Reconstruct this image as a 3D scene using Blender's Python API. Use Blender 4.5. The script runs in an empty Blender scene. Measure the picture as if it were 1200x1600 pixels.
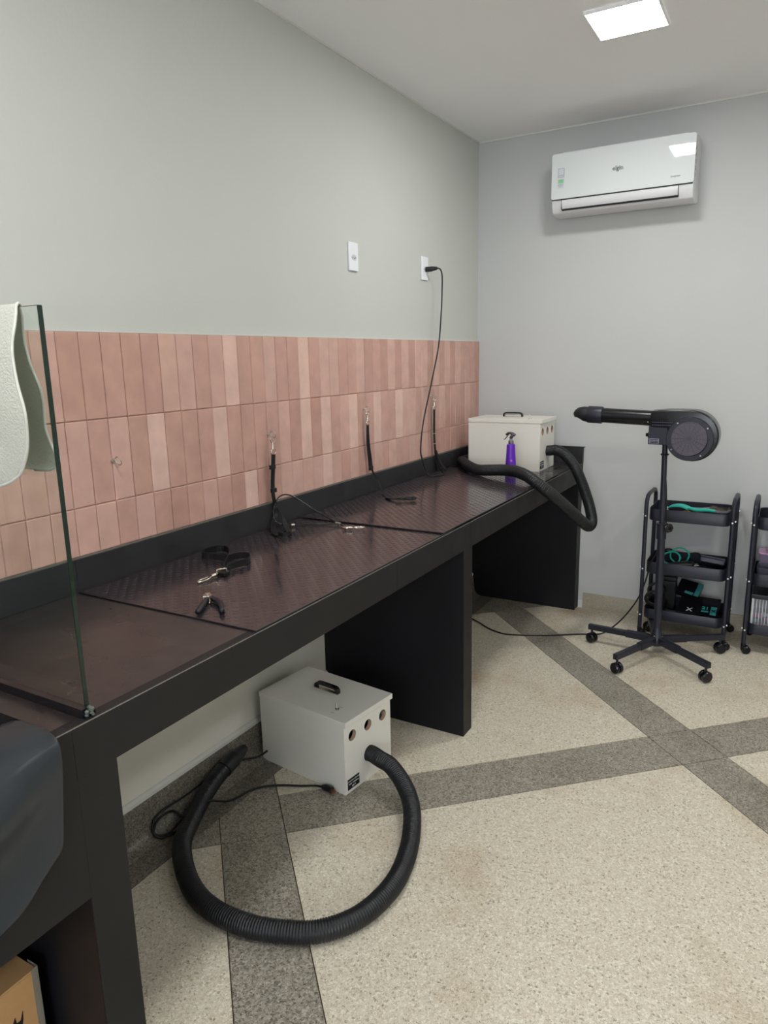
import bpy, bmesh, math, random
from mathutils import Vector, Matrix
random.seed(7)
C = bpy.context.scene.collection
S = bpy.context.scene
PI = math.pi

# ------------------------------------------------------------------ camera
cam_d = bpy.data.cameras.new('camera')
cam_d.sensor_fit = 'HORIZONTAL'; cam_d.sensor_width = 36.0
cam_d.lens = 1111.2265 * 36.0 / 1200.0
cam_d.clip_start = 0.02
cam = bpy.data.objects.new('camera', cam_d); C.objects.link(cam)
_r = Vector((0.86737834, 0.49722208, -0.02061624))
_u = Vector((-0.08772827, 0.19355328, 0.9771596))
_f = Vector((-0.48985567, 0.84575844, -0.21150435))
mw = Matrix((( _r.x, _u.x, -_f.x, 1.69788730), (_r.y, _u.y, -_f.y, -4.09706101), (_r.z, _u.z, -_f.z, 1.48372877), (0, 0, 0, 1)))
cam.matrix_world = mw
S.camera = cam
# ------------------------------------------------------------------ world, exposure
w = bpy.data.worlds.new('world'); S.world = w; w.use_nodes = True
w.node_tree.nodes['Background'].inputs[0].default_value = (0.85, 0.92, 1.0, 1)
w.node_tree.nodes['Background'].inputs[1].default_value = 0.3
S.view_settings.view_transform = 'Standard'; S.view_settings.look = 'None'
S.view_settings.exposure = 1.31; S.view_settings.gamma = 1.0; S.view_settings.use_curve_mapping = False
LAMP = 34.0      # emission strength of the ceiling panels
WIN = 5.0        # glow of an added, unseen fill pane behind the photographer
# ceiling panels: (x, y); the first one is the one in view
LAMPS = [(1.045, -1.14), (2.9, -1.14), (2.9, -3.55), (1.045, -3.55)]

H = 2.6707; ZT = 1.570; ZU = 0.964; ZC = 0.8675; ZA = 0.769; WD = 0.6613
ROOM_X = 3.9; ROOM_Y = -6.9

# ------------------------------------------------------------------ materials
def srgb(r, g, b):
    f = lambda c: (c/255)/12.92 if c/255 <= 0.04045 else (((c/255)+0.055)/1.055)**2.4
    return (f(r), f(g), f(b), 1)
def mat(name, col, rough=0.5, metal=0.0, var=0.0, vscale=20, bump=0.0, bscale=60, rvar=0.0, trans=0, ior=1.45, spec=0.5, coat=0, emis=None, estr=0, sheen=0, det=3):
    m = bpy.data.materials.new(name); m.use_nodes = True
    nt = m.node_tree; b = nt.nodes['Principled BSDF']
    b.inputs['Base Color'].default_value = col
    b.inputs['Roughness'].default_value = rough; b.inputs['Metallic'].default_value = metal
    b.inputs['IOR'].default_value = ior; b.inputs['Transmission Weight'].default_value = trans
    b.inputs['Specular IOR Level'].default_value = spec; b.inputs['Coat Weight'].default_value = coat
    if sheen: b.inputs['Sheen Weight'].default_value = sheen
    if emis: b.inputs['Emission Color'].default_value = emis; b.inputs['Emission Strength'].default_value = estr
    if var or bump or rvar:
        tc = nt.nodes.new('ShaderNodeNewGeometry')
        n = nt.nodes.new('ShaderNodeTexNoise'); n.inputs['Scale'].default_value = vscale; n.inputs['Detail'].default_value = det
        nt.links.new(tc.outputs['Position'], n.inputs['Vector'])
        if var:
            mx = nt.nodes.new('ShaderNodeMix'); mx.data_type = 'RGBA'
            lo = tuple(c*(1-var) for c in col[:3])+(1,); hi = tuple(min(1, c*(1+var)) for c in col[:3])+(1,)
            mx.inputs['A'].default_value = lo; mx.inputs['B'].default_value = hi
            nt.links.new(n.outputs['Fac'], mx.inputs['Factor']); nt.links.new(mx.outputs['Result'], b.inputs['Base Color'])
        if rvar:
            mr = nt.nodes.new('ShaderNodeMapRange'); mr.inputs['From Min'].default_value = .3; mr.inputs['From Max'].default_value = .7
            mr.inputs['To Min'].default_value = max(.03, rough-rvar); mr.inputs['To Max'].default_value = rough+rvar
            nt.links.new(n.outputs['Fac'], mr.inputs['Value']); nt.links.new(mr.outputs['Result'], b.inputs['Roughness'])
        if bump:
            n2 = nt.nodes.new('ShaderNodeTexNoise'); n2.inputs['Scale'].default_value = bscale; n2.inputs['Detail'].default_value = 3
            nt.links.new(tc.outputs['Position'], n2.inputs['Vector'])
            bp = nt.nodes.new('ShaderNodeBump'); bp.inputs['Strength'].default_value = bump; bp.inputs['Distance'].default_value = 0.01
            nt.links.new(n2.outputs['Fac'], bp.inputs['Height']); nt.links.new(bp.outputs['Normal'], b.inputs['Normal'])
    return m
def terrazzo(name, base, stops, chip=170, fine=420, stain=None, smax=.35):
    """speckled stone: chips coloured by cell, stops = [(pos, colour)...] on the random cell value"""
    m = bpy.data.materials.new(name); m.use_nodes = True; nt = m.node_tree; b = nt.nodes['Principled BSDF']
    N = nt.nodes.new; L = nt.links.new
    g = N('ShaderNodeNewGeometry')
    def layer(scale, stops):
        v = N('ShaderNodeTexVoronoi'); v.inputs['Scale'].default_value = scale; L(g.outputs['Position'], v.inputs['Vector'])
        sx = N('ShaderNodeSeparateColor'); L(v.outputs['Color'], sx.inputs['Color'])
        cr = N('ShaderNodeValToRGB'); cr.color_ramp.interpolation = 'CONSTANT'
        e = cr.color_ramp.elements
        while len(e) > 1: e.remove(e[-1])
        e[0].position = 0; e[0].color = stops[0][1]
        for p, c in stops[1:]:
            x = e.new(p); x.color = c
        L(sx.outputs[0], cr.inputs['Fac']); return cr.outputs['Color']
    a = layer(chip, stops); c = layer(fine, stops)
    mx = N('ShaderNodeMix'); mx.data_type = 'RGBA'; mx.inputs['Factor'].default_value = .5
    L(a, mx.inputs['A']); L(c, mx.inputs['B'])
    out = mx.outputs['Result']
    n = N('ShaderNodeTexNoise'); n.inputs['Scale'].default_value = 2.2; n.inputs['Detail'].default_value = 6; n.inputs['Roughness'].default_value = .62
    L(g.outputs['Position'], n.inputs['Vector'])
    mr = N('ShaderNodeMapRange'); mr.inputs['From Min'].default_value = .52; mr.inputs['From Max'].default_value = .75; mr.inputs['To Min'].default_value = 0; mr.inputs['To Max'].default_value = smax
    L(n.outputs['Fac'], mr.inputs['Value'])
    if stain:
        m2 = N('ShaderNodeMix'); m2.data_type = 'RGBA'; m2.blend_type = 'MULTIPLY'
        L(mr.outputs['Result'], m2.inputs['Factor']); L(out, m2.inputs['A']); m2.inputs['B'].default_value = stain; out = m2.outputs['Result']
    L(out, b.inputs['Base Color'])
    b.inputs['Roughness'].default_value = .42
    return m

wall_m = mat('painted_wall', srgb(198, 200, 194), .75, var=.015, vscale=3, bump=.05, bscale=90)
wallf_m = mat('painted_wall_far', srgb(193, 194, 193), .75, var=.02, vscale=3, bump=.05, bscale=90)
white_low_m = mat('white_painted_wall', srgb(228, 224, 214), .7, var=.03, vscale=6)
ceil_m = mat('ceiling_paint', srgb(242, 241, 241), .8)
trim_m = mat('pale_trim', srgb(214, 214, 208), .7)
beige_m = terrazzo('beige_terrazzo', None, [(0, srgb(211, 203, 184)), (.4, srgb(200, 190, 169)), (.68, srgb(232, 227, 213)), (.82, srgb(180, 167, 144)), (.955, srgb(104, 92, 76))], 190, 480, srgb(196, 160, 112), .5)
grey_m = terrazzo('grey_terrazzo', None, [(0, srgb(160, 152, 138)), (.38, srgb(126, 119, 108)), (.62, srgb(186, 180, 166)), (.78, srgb(94, 88, 80)), (.9, srgb(58, 55, 50))], 190, 480, srgb(150, 130, 105), .4)
dark_m = terrazzo('dark_terrazzo', None, [(0, srgb(128, 121, 110)), (.4, srgb(98, 92, 84)), (.66, srgb(152, 145, 133)), (.8, srgb(72, 68, 62)), (.9, srgb(46, 44, 40))], 190, 480, srgb(150, 130, 105), .4)
skirt_m = terrazzo('beige_skirting', None, [(0, srgb(176, 168, 150)), (.5, srgb(164, 154, 136)), (.8, srgb(190, 182, 166))], 190, 480, srgb(170, 140, 100), .3)
joint_m = mat('joint_strip', srgb(74, 60, 44), .5)
grout_m = mat('grout', srgb(226, 200, 188), .85)
black_paint = mat('black_painted_slab', srgb(44, 40, 40), .34, var=.3, vscale=5, rvar=.16, bump=.04, bscale=260, det=12, spec=.8)
black_front = mat('black_fascia_paint', srgb(38, 36, 36), .5, var=.12, vscale=7, rvar=.08, det=6, spec=.22)
black_up = mat('black_upstand_paint', srgb(42, 42, 45), .5, var=.35, vscale=14, rvar=.12, det=8)
pier_m = mat('shaded_black_paint', srgb(17, 17, 22), .5, var=.15, vscale=5, rvar=.06, spec=.35)  # darker than the fascia: shade on the inner faces painted in
ledge_m = mat('worn_ledge', srgb(96, 92, 84), .7, var=.3, vscale=30)
edge_m = mat('worn_edge', srgb(118, 112, 108), .6, var=.3, vscale=40)
rubber_m = mat('mat_rubber', srgb(46, 40, 45), .15, var=.2, vscale=5, rvar=.06, bump=.02, bscale=30, spec=.9)
rubber_dot = mat('mat_dot_rubber', srgb(50, 44, 48), .21, spec=.8)
hose_m = mat('hose_plastic', srgb(26, 27, 30), .38)
matte_black = mat('matte_black_plastic', srgb(24, 25, 29), .45)
steel_black = mat('hazed_black_metal', srgb(34, 35, 47), .38)  # black lifted towards blue to imitate lens haze
gloss_black = mat('gloss_black', srgb(20, 20, 25), .22)
web_m = mat('black_webbing', srgb(14, 14, 17), .6, bump=.2, bscale=500)
chrome_m = mat('chrome', srgb(215, 208, 196), .22, 1)
bolt_m = mat('bright_bolt', srgb(235, 235, 238), .4, .4)
dullmetal = mat('dull_metal', srgb(190, 184, 172), .35, .8)
boxw_m = mat('white_box_laminate', srgb(226, 223, 214), .42, var=.015, vscale=5)
mdf_m = mat('raw_board', srgb(168, 138, 114), .8, var=.15, vscale=80)
inner_m = mat('dark_interior', srgb(16, 16, 16), .8)
ac_m = mat('ac_white', srgb(216, 220, 221), .03)
ac2_m = mat('ac_body_white', srgb(214, 214, 216), .35)
dark_gap = mat('dark_gap', srgb(40, 40, 42), .7)
ink_m = mat('grey_ink', srgb(110, 112, 114), .6)
ink2_m = mat('purple_ink', srgb(120, 112, 150), .6)
greenst_m = mat('green_sticker', srgb(150, 205, 165), .6)
greyst_m = mat('pale_sticker', srgb(205, 208, 212), .6)
socket_m = mat('socket_plastic', srgb(236, 238, 242), .25)
purple_m = mat('purple_plastic', srgb(96, 34, 178), .35)
towel_m = mat('towel_terry', srgb(226, 226, 215), .95, var=.04, vscale=60, bump=.5, bscale=260, sheen=.3)
towel_hem = mat('towel_hem', srgb(200, 200, 191), .8)
cardboard_m = mat('cardboard', srgb(190, 148, 100), .85, var=.06, vscale=60)
sheet_m = mat('black_rubber_sheet', srgb(42, 47, 52), .33, var=.05, vscale=30, rvar=.03, bump=.03, bscale=60)
teal_m = mat('teal_plastic', srgb(40, 176, 158), .4)
teal_label = mat('teal_label', srgb(52, 130, 132), .6)
orange_m = mat('orange_plastic', srgb(226, 164, 92), .5)
pad_m = mat('grey_pad', srgb(120, 116, 124), .7)
whitep_m = mat('white_plastic', srgb(218, 218, 222), .4)
cord_m = mat('black_cord', srgb(20, 20, 22), .45)
wirem = mat('coated_wire', srgb(30, 30, 32), .25)
lilac_m = mat('lilac_translucent', srgb(150, 138, 168), .3, trans=.35)
pink_m = mat('pink_lid', srgb(206, 160, 200), .35)
bin_m = mat('grey_bin', srgb(66, 66, 82), .4)
clear_rib = mat('clear_ribbed_plastic', srgb(214, 216, 230), .2, trans=.6, ior=1.3)
clearbox = mat('clear_plastic', srgb(225, 225, 235), .12, trans=.82, ior=1.2)
red_m = mat('red_cloth', srgb(196, 70, 90), .7)
yellow_m = mat('yellow_cloth', srgb(224, 200, 130), .7)
greenc_m = mat('green_cloth', srgb(110, 170, 160), .7)
pinkc_m = mat('pink_cloth', srgb(220, 120, 170), .7)
foam_m = mat('black_foam', srgb(34, 33, 38), .9)
grille_m = mat('grille_mesh', srgb(98, 92, 102), .6, metal=.3, var=.3, vscale=700)
glass_m = mat('clear_glass', srgb(243, 250, 246), .0, trans=1, ior=1.45)
glass_edge = mat('green_glass_edge', srgb(10, 34, 26), .15, coat=.5)
silicone_m = mat('silicone', srgb(92, 100, 94), .35, bump=.4, bscale=200)
film_m = mat('clear_film', srgb(200, 196, 184), .25, trans=.7, ior=1.2)
lamp_m = mat('led_diffuser', (1, 1, 1, 1), .5, emis=(1.0, 1.0, 0.985, 1), estr=LAMP)
lampframe = mat('lamp_frame', srgb(235, 235, 235), .4)
fill_glow_m = mat('fill_pane_glow', (1, 1, 1, 1), .5, emis=(0.86, 0.92, 1.0, 1), estr=WIN)  # glow for the added pane, a fill light with no known source

tile_m = bpy.data.materials.new('pink_glazed_tile'); tile_m.use_nodes = True
def _tile():
    nt = tile_m.node_tree; b = nt.nodes['Principled BSDF']; N = nt.nodes.new; L = nt.links.new
    oi = N('ShaderNodeObjectInfo'); g = N('ShaderNodeNewGeometry')
    n = N('ShaderNodeTexNoise'); n.inputs['Scale'].default_value = 16; n.inputs['Detail'].default_value = 2
    L(g.outputs['Position'], n.inputs['Vector'])
    mr = N('ShaderNodeMapRange'); mr.inputs['From Min'].default_value = .3; mr.inputs['From Max'].default_value = .7; mr.inputs['To Min'].default_value = .92; mr.inputs['To Max'].default_value = 1.08
    L(n.outputs['Fac'], mr.inputs['Value'])
    v = N('ShaderNodeVectorMath'); v.operation = 'SCALE'
    L(oi.outputs['Color'], v.inputs[0]); L(mr.outputs['Result'], v.inputs['Scale'])
    L(v.outputs['Vector'], b.inputs['Base Color'])
    b.inputs['Roughness'].default_value = .3
    n2 = N('ShaderNodeTexNoise'); n2.inputs['Scale'].default_value = 22; n2.inputs['Detail'].default_value = 1
    L(g.outputs['Position'], n2.inputs['Vector'])
    bp = N('ShaderNodeBump'); bp.inputs['Strength'].default_value = .25; bp.inputs['Distance'].default_value = .01
    L(n2.outputs['Fac'], bp.inputs['Height']); L(bp.outputs['Normal'], b.inputs['Normal'])
_tile()

# ------------------------------------------------------------------ helpers
W = {}      # world matrices of the things already placed
def tag(o, label=None, cat=None, group=None, kind=None):
    if label: o['label'] = label
    if cat: o['category'] = cat
    if group: o['group'] = group
    if kind: o['kind'] = kind
    return o
def thing(name, label, cat, loc=(0, 0, 0), rotz=0, group=None):
    o = bpy.data.objects.new(name, None); C.objects.link(o); o.empty_display_size = .05
    o.location = loc; o.rotation_euler = (0, 0, rotz)
    W[o] = Matrix.Translation(loc) @ Matrix.Rotation(rotz, 4, 'Z')
    return tag(o, label, cat, group)
def obj(name, bm, m, parent=None, smooth=False, bevel=0, local=False, label=None, kind=None, seg=2):
    """links bm as one mesh object; bm is in world coordinates unless local"""
    if bevel:
        bmesh.ops.remove_doubles(bm, verts=bm.verts, dist=1e-6)
        es = [e for e in bm.edges if len(e.link_faces) == 2 and e.calc_face_angle(0) > .6]
        bmesh.ops.bevel(bm, geom=es, offset=bevel, segments=seg, profile=.6, affect='EDGES', clamp_overlap=True)
    pw = W[parent] if parent else Matrix.Identity(4)
    if parent and not local: bm.transform(pw.inverted())
    bmesh.ops.recalc_face_normals(bm, faces=bm.faces)
    me = bpy.data.meshes.new(name); bm.to_mesh(me); bm.free()
    for mm in (m if isinstance(m, (list, tuple)) else [m]): me.materials.append(mm)
    if smooth:
        me.polygons.foreach_set('use_smooth', [True]*len(me.polygons))
        if smooth != 'all': me.set_sharp_from_angle(angle=.7)
    o = bpy.data.objects.new(name, me); C.objects.link(o)
    if parent: o.parent = parent
    W[o] = pw
    if label: o['label'] = label
    if kind: o['kind'] = kind
    return o
def struct(name, bm, m, parent=None, label=None, **k):
    o = obj(name, bm, m, parent, **k)
    if not parent: o['kind'] = 'structure'
    if label: o['label'] = label
    return o
def B(): return bmesh.new()
def box(bm, x0, x1, y0, y1, z0, z1, mi=0, M=None):
    r = bmesh.ops.create_cube(bm, size=1)
    T = Matrix.Translation(((x0+x1)/2, (y0+y1)/2, (z0+z1)/2)) @ Matrix.Diagonal((abs(x1-x0), abs(y1-y0), abs(z1-z0), 1))
    if M: T = M @ T
    for v in r['verts']: v.co = T @ v.co
    if mi:
        for f in {f for v in r['verts'] for f in v.link_faces}: f.material_index = mi
    return bm
def cyl(bm, p0, p1, r0, r1=None, n=20, mi=0, caps=True):
    p0 = Vector(p0); p1 = Vector(p1); r1 = r0 if r1 is None else r1
    d = p1-p0; q = d.to_track_quat('Z', 'Y').to_matrix().to_4x4()
    r = bmesh.ops.create_cone(bm, cap_ends=caps, segments=n, radius1=r0, radius2=r1, depth=d.length)
    T = Matrix.Translation((p0+p1)/2) @ q
    for v in r['verts']: v.co = T @ v.co
    if mi:
        for f in {f for v in r['verts'] for f in v.link_faces}: f.material_index = mi
    return bm
def sphere(bm, c, r, sc=(1, 1, 1), u=16, v=10):
    q = bmesh.ops.create_uvsphere(bm, u_segments=u, v_segments=v, radius=r)
    for x in q['verts']: x.co = Vector(c) + Vector((x.co.x*sc[0], x.co.y*sc[1], x.co.z*sc[2]))
    return bm
def lathe(bm, prof, p=(0, 0, 0), axis='Z', n=28, M=None):
    """prof = [(radius, height)...] turned about an axis"""
    rings = []
    Q = {'Z': Matrix.Identity(4), 'X': Matrix.Rotation(PI/2, 4, 'Y'), 'Y': Matrix.Rotation(PI/2, 4, 'X')}[axis]
    T = (M if M else Matrix.Translation(p)) @ Q
    for r, h in prof:
        if r < 1e-6: rings.append([bm.verts.new(T @ Vector((0, 0, h)))])
        else: rings.append([bm.verts.new(T @ Vector((r*math.cos(2*PI*i/n), r*math.sin(2*PI*i/n), h))) for i in range(n)])
    for a, b in zip(rings, rings[1:]):
        for i in range(n):
            j = (i+1) % n
            if len(a) == 1 and len(b) == 1: continue
            if len(a) == 1: bm.faces.new((a[0], b[i], b[j]))
            elif len(b) == 1: bm.faces.new((a[i], a[j], b[0]))
            else: bm.faces.new((a[i], a[j], b[j], b[i]))
    return bm
def spline(pts, step=.01):
    P = [Vector(p) for p in pts]; P = [2*P[0]-P[1]]+P+[2*P[-1]-P[-2]]
    out = []
    for i in range(1, len(P)-2):
        n = max(2, int((P[i+1]-P[i]).length/step))
        for k in range(n):
            t = k/n; a, b, c, d = P[i-1], P[i], P[i+1], P[i+2]
            out.append(.5*((2*b)+(c-a)*t+(2*a-5*b+4*c-d)*t*t+(3*b-a-3*c+d)*t**3))
    out.append(P[-2]); return out
def tube(bm, pts, r, n=10, smooth=True, step=.01, rf=None, caps=True, start=None):
    """tube along a path; rf(arc length) scales the radius"""
    P = spline(pts, step) if smooth else [Vector(p) for p in pts]
    t0 = (P[1]-P[0]).normalized(); up = Vector((0, 0, 1)) if abs(t0.z) < .9 else Vector((1, 0, 0))
    nrm = (up - t0*up.dot(t0)).normalized(); rings = []; s = 0
    for i, p in enumerate(P):
        t = (P[min(i+1, len(P)-1)]-P[max(i-1, 0)]).normalized()
        nrm = (nrm - t*nrm.dot(t)).normalized(); bn = t.cross(nrm)
        if i: s += (p-P[i-1]).length
        rr = r*(rf(s) if rf else 1)
        rings.append([bm.verts.new(p+(nrm*math.cos(2*PI*k/n)+bn*math.sin(2*PI*k/n))*rr) for k in range(n)])
    for a, b in zip(rings, rings[1:]):
        for k in range(n): bm.faces.new((a[k], a[(k+1) % n], b[(k+1) % n], b[k]))
    if caps: bm.faces.new(rings[0][::-1]); bm.faces.new(rings[-1])
    return bm
def ribbon(bm, pts, side, wd, th=.0022, step=.008):
    """flat strap along a path; side = vector or list of vectors across the strap"""
    P = spline(pts, step); rings = []; n = len(P)
    if not isinstance(side, list): side = [side]*2
    for i, p in enumerate(P):
        t = (P[min(i+1, n-1)]-P[max(i-1, 0)]).normalized()
        q = i/(n-1)*(len(side)-1); k = min(int(q), len(side)-2); sd = Vector(side[k]).lerp(Vector(side[k+1]), q-k)
        sd = (sd - t*sd.dot(t)).normalized(); nn = t.cross(sd)
        rings.append([bm.verts.new(p+sd*a*wd/2+nn*b*th/2) for a, b in ((-1, -1), (1, -1), (1, 1), (-1, 1))])
    for a, b in zip(rings, rings[1:]):
        for k in range(4): bm.faces.new((a[k], a[(k+1) % 4], b[(k+1) % 4], b[k]))
    bm.faces.new(rings[0][::-1]); bm.faces.new(rings[-1])
    return bm
def prism(bm, poly, axis, a, b):
    """polygon extruded between a and b along an axis: poly gives the two other coordinates in xyz order"""
    def P(p, t): return {'x': (t, p[0], p[1]), 'y': (p[0], t, p[1]), 'z': (p[0], p[1], t)}[axis]
    A = [bm.verts.new(P(p, a)) for p in poly]; Bv = [bm.verts.new(P(p, b)) for p in poly]
    bm.faces.new(A[::-1]); bm.faces.new(Bv)
    for i in range(len(poly)):
        j = (i+1) % len(poly); bm.faces.new((A[i], A[j], Bv[j], Bv[i]))
    return bm
def text_bm(txt, size, M, th=.0004, bold=0):
    cu = bpy.data.curves.new('t', 'FONT'); cu.body = txt; cu.size = size; cu.extrude = th; cu.align_x = 'CENTER'; cu.align_y = 'CENTER'; cu.resolution_u = 2; cu.offset = bold
    o = bpy.data.objects.new('t', cu); C.objects.link(o)
    me = bpy.data.meshes.new_from_object(o.evaluated_get(bpy.context.evaluated_depsgraph_get()))
    bm = B(); bm.from_mesh(me); bm.transform(M)
    bpy.data.objects.remove(o); bpy.data.meshes.remove(me); bpy.data.curves.remove(cu)
    return bm
def face_M(p, xdir, ydir):
    """matrix laying text (x right, y up) at p"""
    x = Vector(xdir).normalized(); y = Vector(ydir).normalized(); z = x.cross(y)
    return Matrix(((x.x, y.x, z.x, p[0]), (x.y, y.y, z.y, p[1]), (x.z, y.z, z.z, p[2]), (0, 0, 0, 1)))

# ------------------------------------------------------------------ room shell
T = .12
wl = struct('wall_left', box(B(), -T, 0, ROOM_Y-T, T, 0, H), wall_m, label='grey painted wall with a band of pink tiles above the black counter')
struct('wall_far', box(B(), 0, ROOM_X+T, 0, T, 0, H), wallf_m)
struct('wall_right', box(B(), ROOM_X, ROOM_X+T, ROOM_Y, 0, 0, H), wall_m)
bm = B()
for q in ((0, 1.2, 0, H), (3.0, ROOM_X, 0, H), (1.2, 3.0, 0, .9), (1.2, 3.0, 2.2, H)): box(bm, q[0], q[1], ROOM_Y-T, ROOM_Y, q[2], q[3])
struct('wall_near', bm, wall_m)
wf = struct('fill_window_1', box(box(box(box(box(B(), 1.2, 3.0, ROOM_Y-.08, ROOM_Y-.03, .9, .95), 1.2, 3.0, ROOM_Y-.08, ROOM_Y-.03, 2.15, 2.2), 1.2, 1.25, ROOM_Y-.08, ROOM_Y-.03, .95, 2.15), 2.95, 3.0, ROOM_Y-.08, ROOM_Y-.03, .95, 2.15), 2.08, 2.12, ROOM_Y-.08, ROOM_Y-.03, .95, 2.15), trim_m)  # added out of view to bring in extra fill light
obj('pane', box(B(), 1.25, 2.95, ROOM_Y-.075, ROOM_Y-.07, .95, 2.15), fill_glow_m, wf)
struct('ceiling', box(B(), -T, ROOM_X+T, ROOM_Y-T, T, H, H+.1), ceil_m)
# thin pale bead where walls and ceiling meet
struct('trim_1', box(B(), 0, .006, ROOM_Y, 0, H-.008, H), trim_m)
struct('trim_2', box(B(), .006, ROOM_X, -.006, 0, H-.008, H), trim_m)
# white painted strip of the left wall below the counter, standing proud of the grey wall by a coat
struct('trim_3', box(B(), 0, .003, ROOM_Y, 0, .13, .9), white_low_m)

# floor: joint bed, then every slab on it
fl = struct('floor', box(B(), -T, ROOM_X+T, ROOM_Y-T, T, -.1, -.0025), joint_m, label='terrazzo floor of beige slabs crossed by grey bands')
def cut(poly, a, b, c):
    """splits a convex polygon by a*x+b*y=c into (negative side, positive side)"""
    neg, pos = [], []
    for i, p in enumerate(poly):
        q = poly[(i+1) % len(poly)]; dp = a*p[0]+b*p[1]-c; dq = a*q[0]+b*q[1]-c
        (neg if dp < 0 else pos).append(p)
        if dp*dq < 0:
            t = dp/(dp-dq); m = (p[0]+(q[0]-p[0])*t, p[1]+(q[1]-p[1])*t); neg.append(m); pos.append(m)
    return [x for x in (neg, pos) if len(x) > 2]
def area(p): return abs(sum(p[i][0]*p[(i+1) % len(p)][1]-p[(i+1) % len(p)][0]*p[i][1] for i in range(len(p))))/2
def shrink(p, d):
    s = sum(p[i][0]*p[(i+1) % len(p)][1]-p[(i+1) % len(p)][0]*p[i][1] for i in range(len(p)))
    if s < 0: p = p[::-1]
    q = [p[0]]
    for v in p[1:]:
        if math.dist(v, q[-1]) > .004: q.append(v)
    if math.dist(q[0], q[-1]) < .004: q.pop()
    p = q; n = len(p); out = []
    for i in range(n):
        a, b, c = Vector(p[i-1]), Vector(p[i]), Vector(p[(i+1) % n])
        e1 = (b-a).normalized(); e2 = (c-b).normalized(); n1 = Vector((-e1.y, e1.x)); n2 = Vector((-e2.y, e2.x))
        k = (n1+n2); k = k/max(.3, k.dot(n1)); out.append(tuple(b+k*d))
    return out
ab = .9505                                   # rising bands: y = ab*x + c
RB = [(-2.895+2.345*i, -2.61+2.345*i) for i in range(-2, 3)]
FB = [(-.068+2.352*i, .2+2.352*i) for i in range(-3, 3)]
FB[2] = (-2.413, -2.125)
RB = [(a-.004, b) for a, b in RB]
def is_band(p):
    cx = sum(q[0] for q in p)/len(p); cy = sum(q[1] for q in p)/len(p); c = cy-ab*cx; d = cx+cy
    return any(a < c < b for a, b in RB) or any(a < d < b for a, b in FB)
cells = [[(.154, ROOM_Y), (ROOM_X, ROOM_Y), (ROOM_X, 0), (.154, 0)]]
border = [[(0, ROOM_Y), (.154, ROOM_Y), (.154, 0), (0, 0)]]
lines = [(-ab, 1, c) for ba in RB for c in ba]+[(1, 1, c) for ba in FB for c in ba]
for L_ in lines:
    cells = [q for p in cells for q in cut(p, *L_)]
for L_ in [(0, 1, -1.64), (0, 1, -3.35), (0, 1, -5.1)]:
    border = [q for p in border for q in cut(p, *L_)]
for p in cells+border:
    if area(p) < .0015: continue
    m = dark_m if p in border else (grey_m if is_band(p) else beige_m)
    nm = 'border_slab' if m is dark_m else ('band_slab' if m is grey_m else 'floor_slab')
    obj(nm, prism(B(), shrink(p, .0016), 'z', -.0025, 0), m, fl)
# left baseboard: dark terrazzo with a cove, pale cap colour imitates its lit top chamfer
prof = [(0, 0), (0, .135), (.010, .131), (.016, .118), (.019, .09), (.021, .06), (.026, .035), (.036, .016), (.052, .005), (.07, 0)]
for i, (y0, y1) in enumerate(((ROOM_Y, -3.4), (-3.315, -1.712), (-1.632, -.082))):
    bm = B(); prism(bm, prof, 'y', y0, y1)
    struct('baseboard_left' if i == 0 else 'baseboard_left.%03d' % i, bm, dark_m, smooth=True)
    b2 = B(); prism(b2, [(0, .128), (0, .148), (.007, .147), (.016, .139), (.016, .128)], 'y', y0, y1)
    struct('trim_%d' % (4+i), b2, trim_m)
struct('baseboard_far', box(B(), .69, ROOM_X, -.012, 0, 0, .09), skirt_m, bevel=.002)
struct('trim_7', box(B(), .665, .69, -.02, 0, 0, .05), trim_m)
struct('baseboard_right', box(B(), ROOM_X-.012, ROOM_X, ROOM_Y, -.012, 0, .09), skirt_m)

# ------------------------------------------------------------------ pink wall tiles (parts of wall_left)
TW = .07005; RH = .237; G = .0008
def tile_mesh(h):
    bm = B(); w2 = TW/2-G; h2 = h/2-G; e = .0025
    b0 = [bm.verts.new((0, s*w2, t*h2)) for s, t in ((-1, -1), (1, -1), (1, 1), (-1, 1))]
    b1 = [bm.verts.new((.0055, s*w2, t*h2)) for s, t in ((-1, -1), (1, -1), (1, 1), (-1, 1))]
    b2 = [bm.verts.new((.0078, s*(w2-e), t*(h2-e))) for s, t in ((-1, -1), (1, -1), (1, 1), (-1, 1))]
    for a, b in ((b0, b1), (b1, b2)):
        for i in range(4): bm.faces.new((a[i], a[(i+1) % 4], b[(i+1) % 4], b[i]))
    bm.faces.new(b2); bmesh.ops.recalc_face_normals(bm, faces=bm.faces)
    me = bpy.data.meshes.new('tile'); bm.to_mesh(me); bm.free(); me.materials.append(tile_m); return me
full = tile_mesh(RH); low = tile_mesh(ZT-2*RH-ZU+.002)
TONE = [srgb(190, 148, 134), srgb(198, 156, 142), srgb(208, 168, 154), srgb(221, 184, 170)]
NC = 64
topk = '111112212311211312211201020202202020211102101'[:41]
midk = '212131113111120303123113113221201201102101210'[:41]
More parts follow.
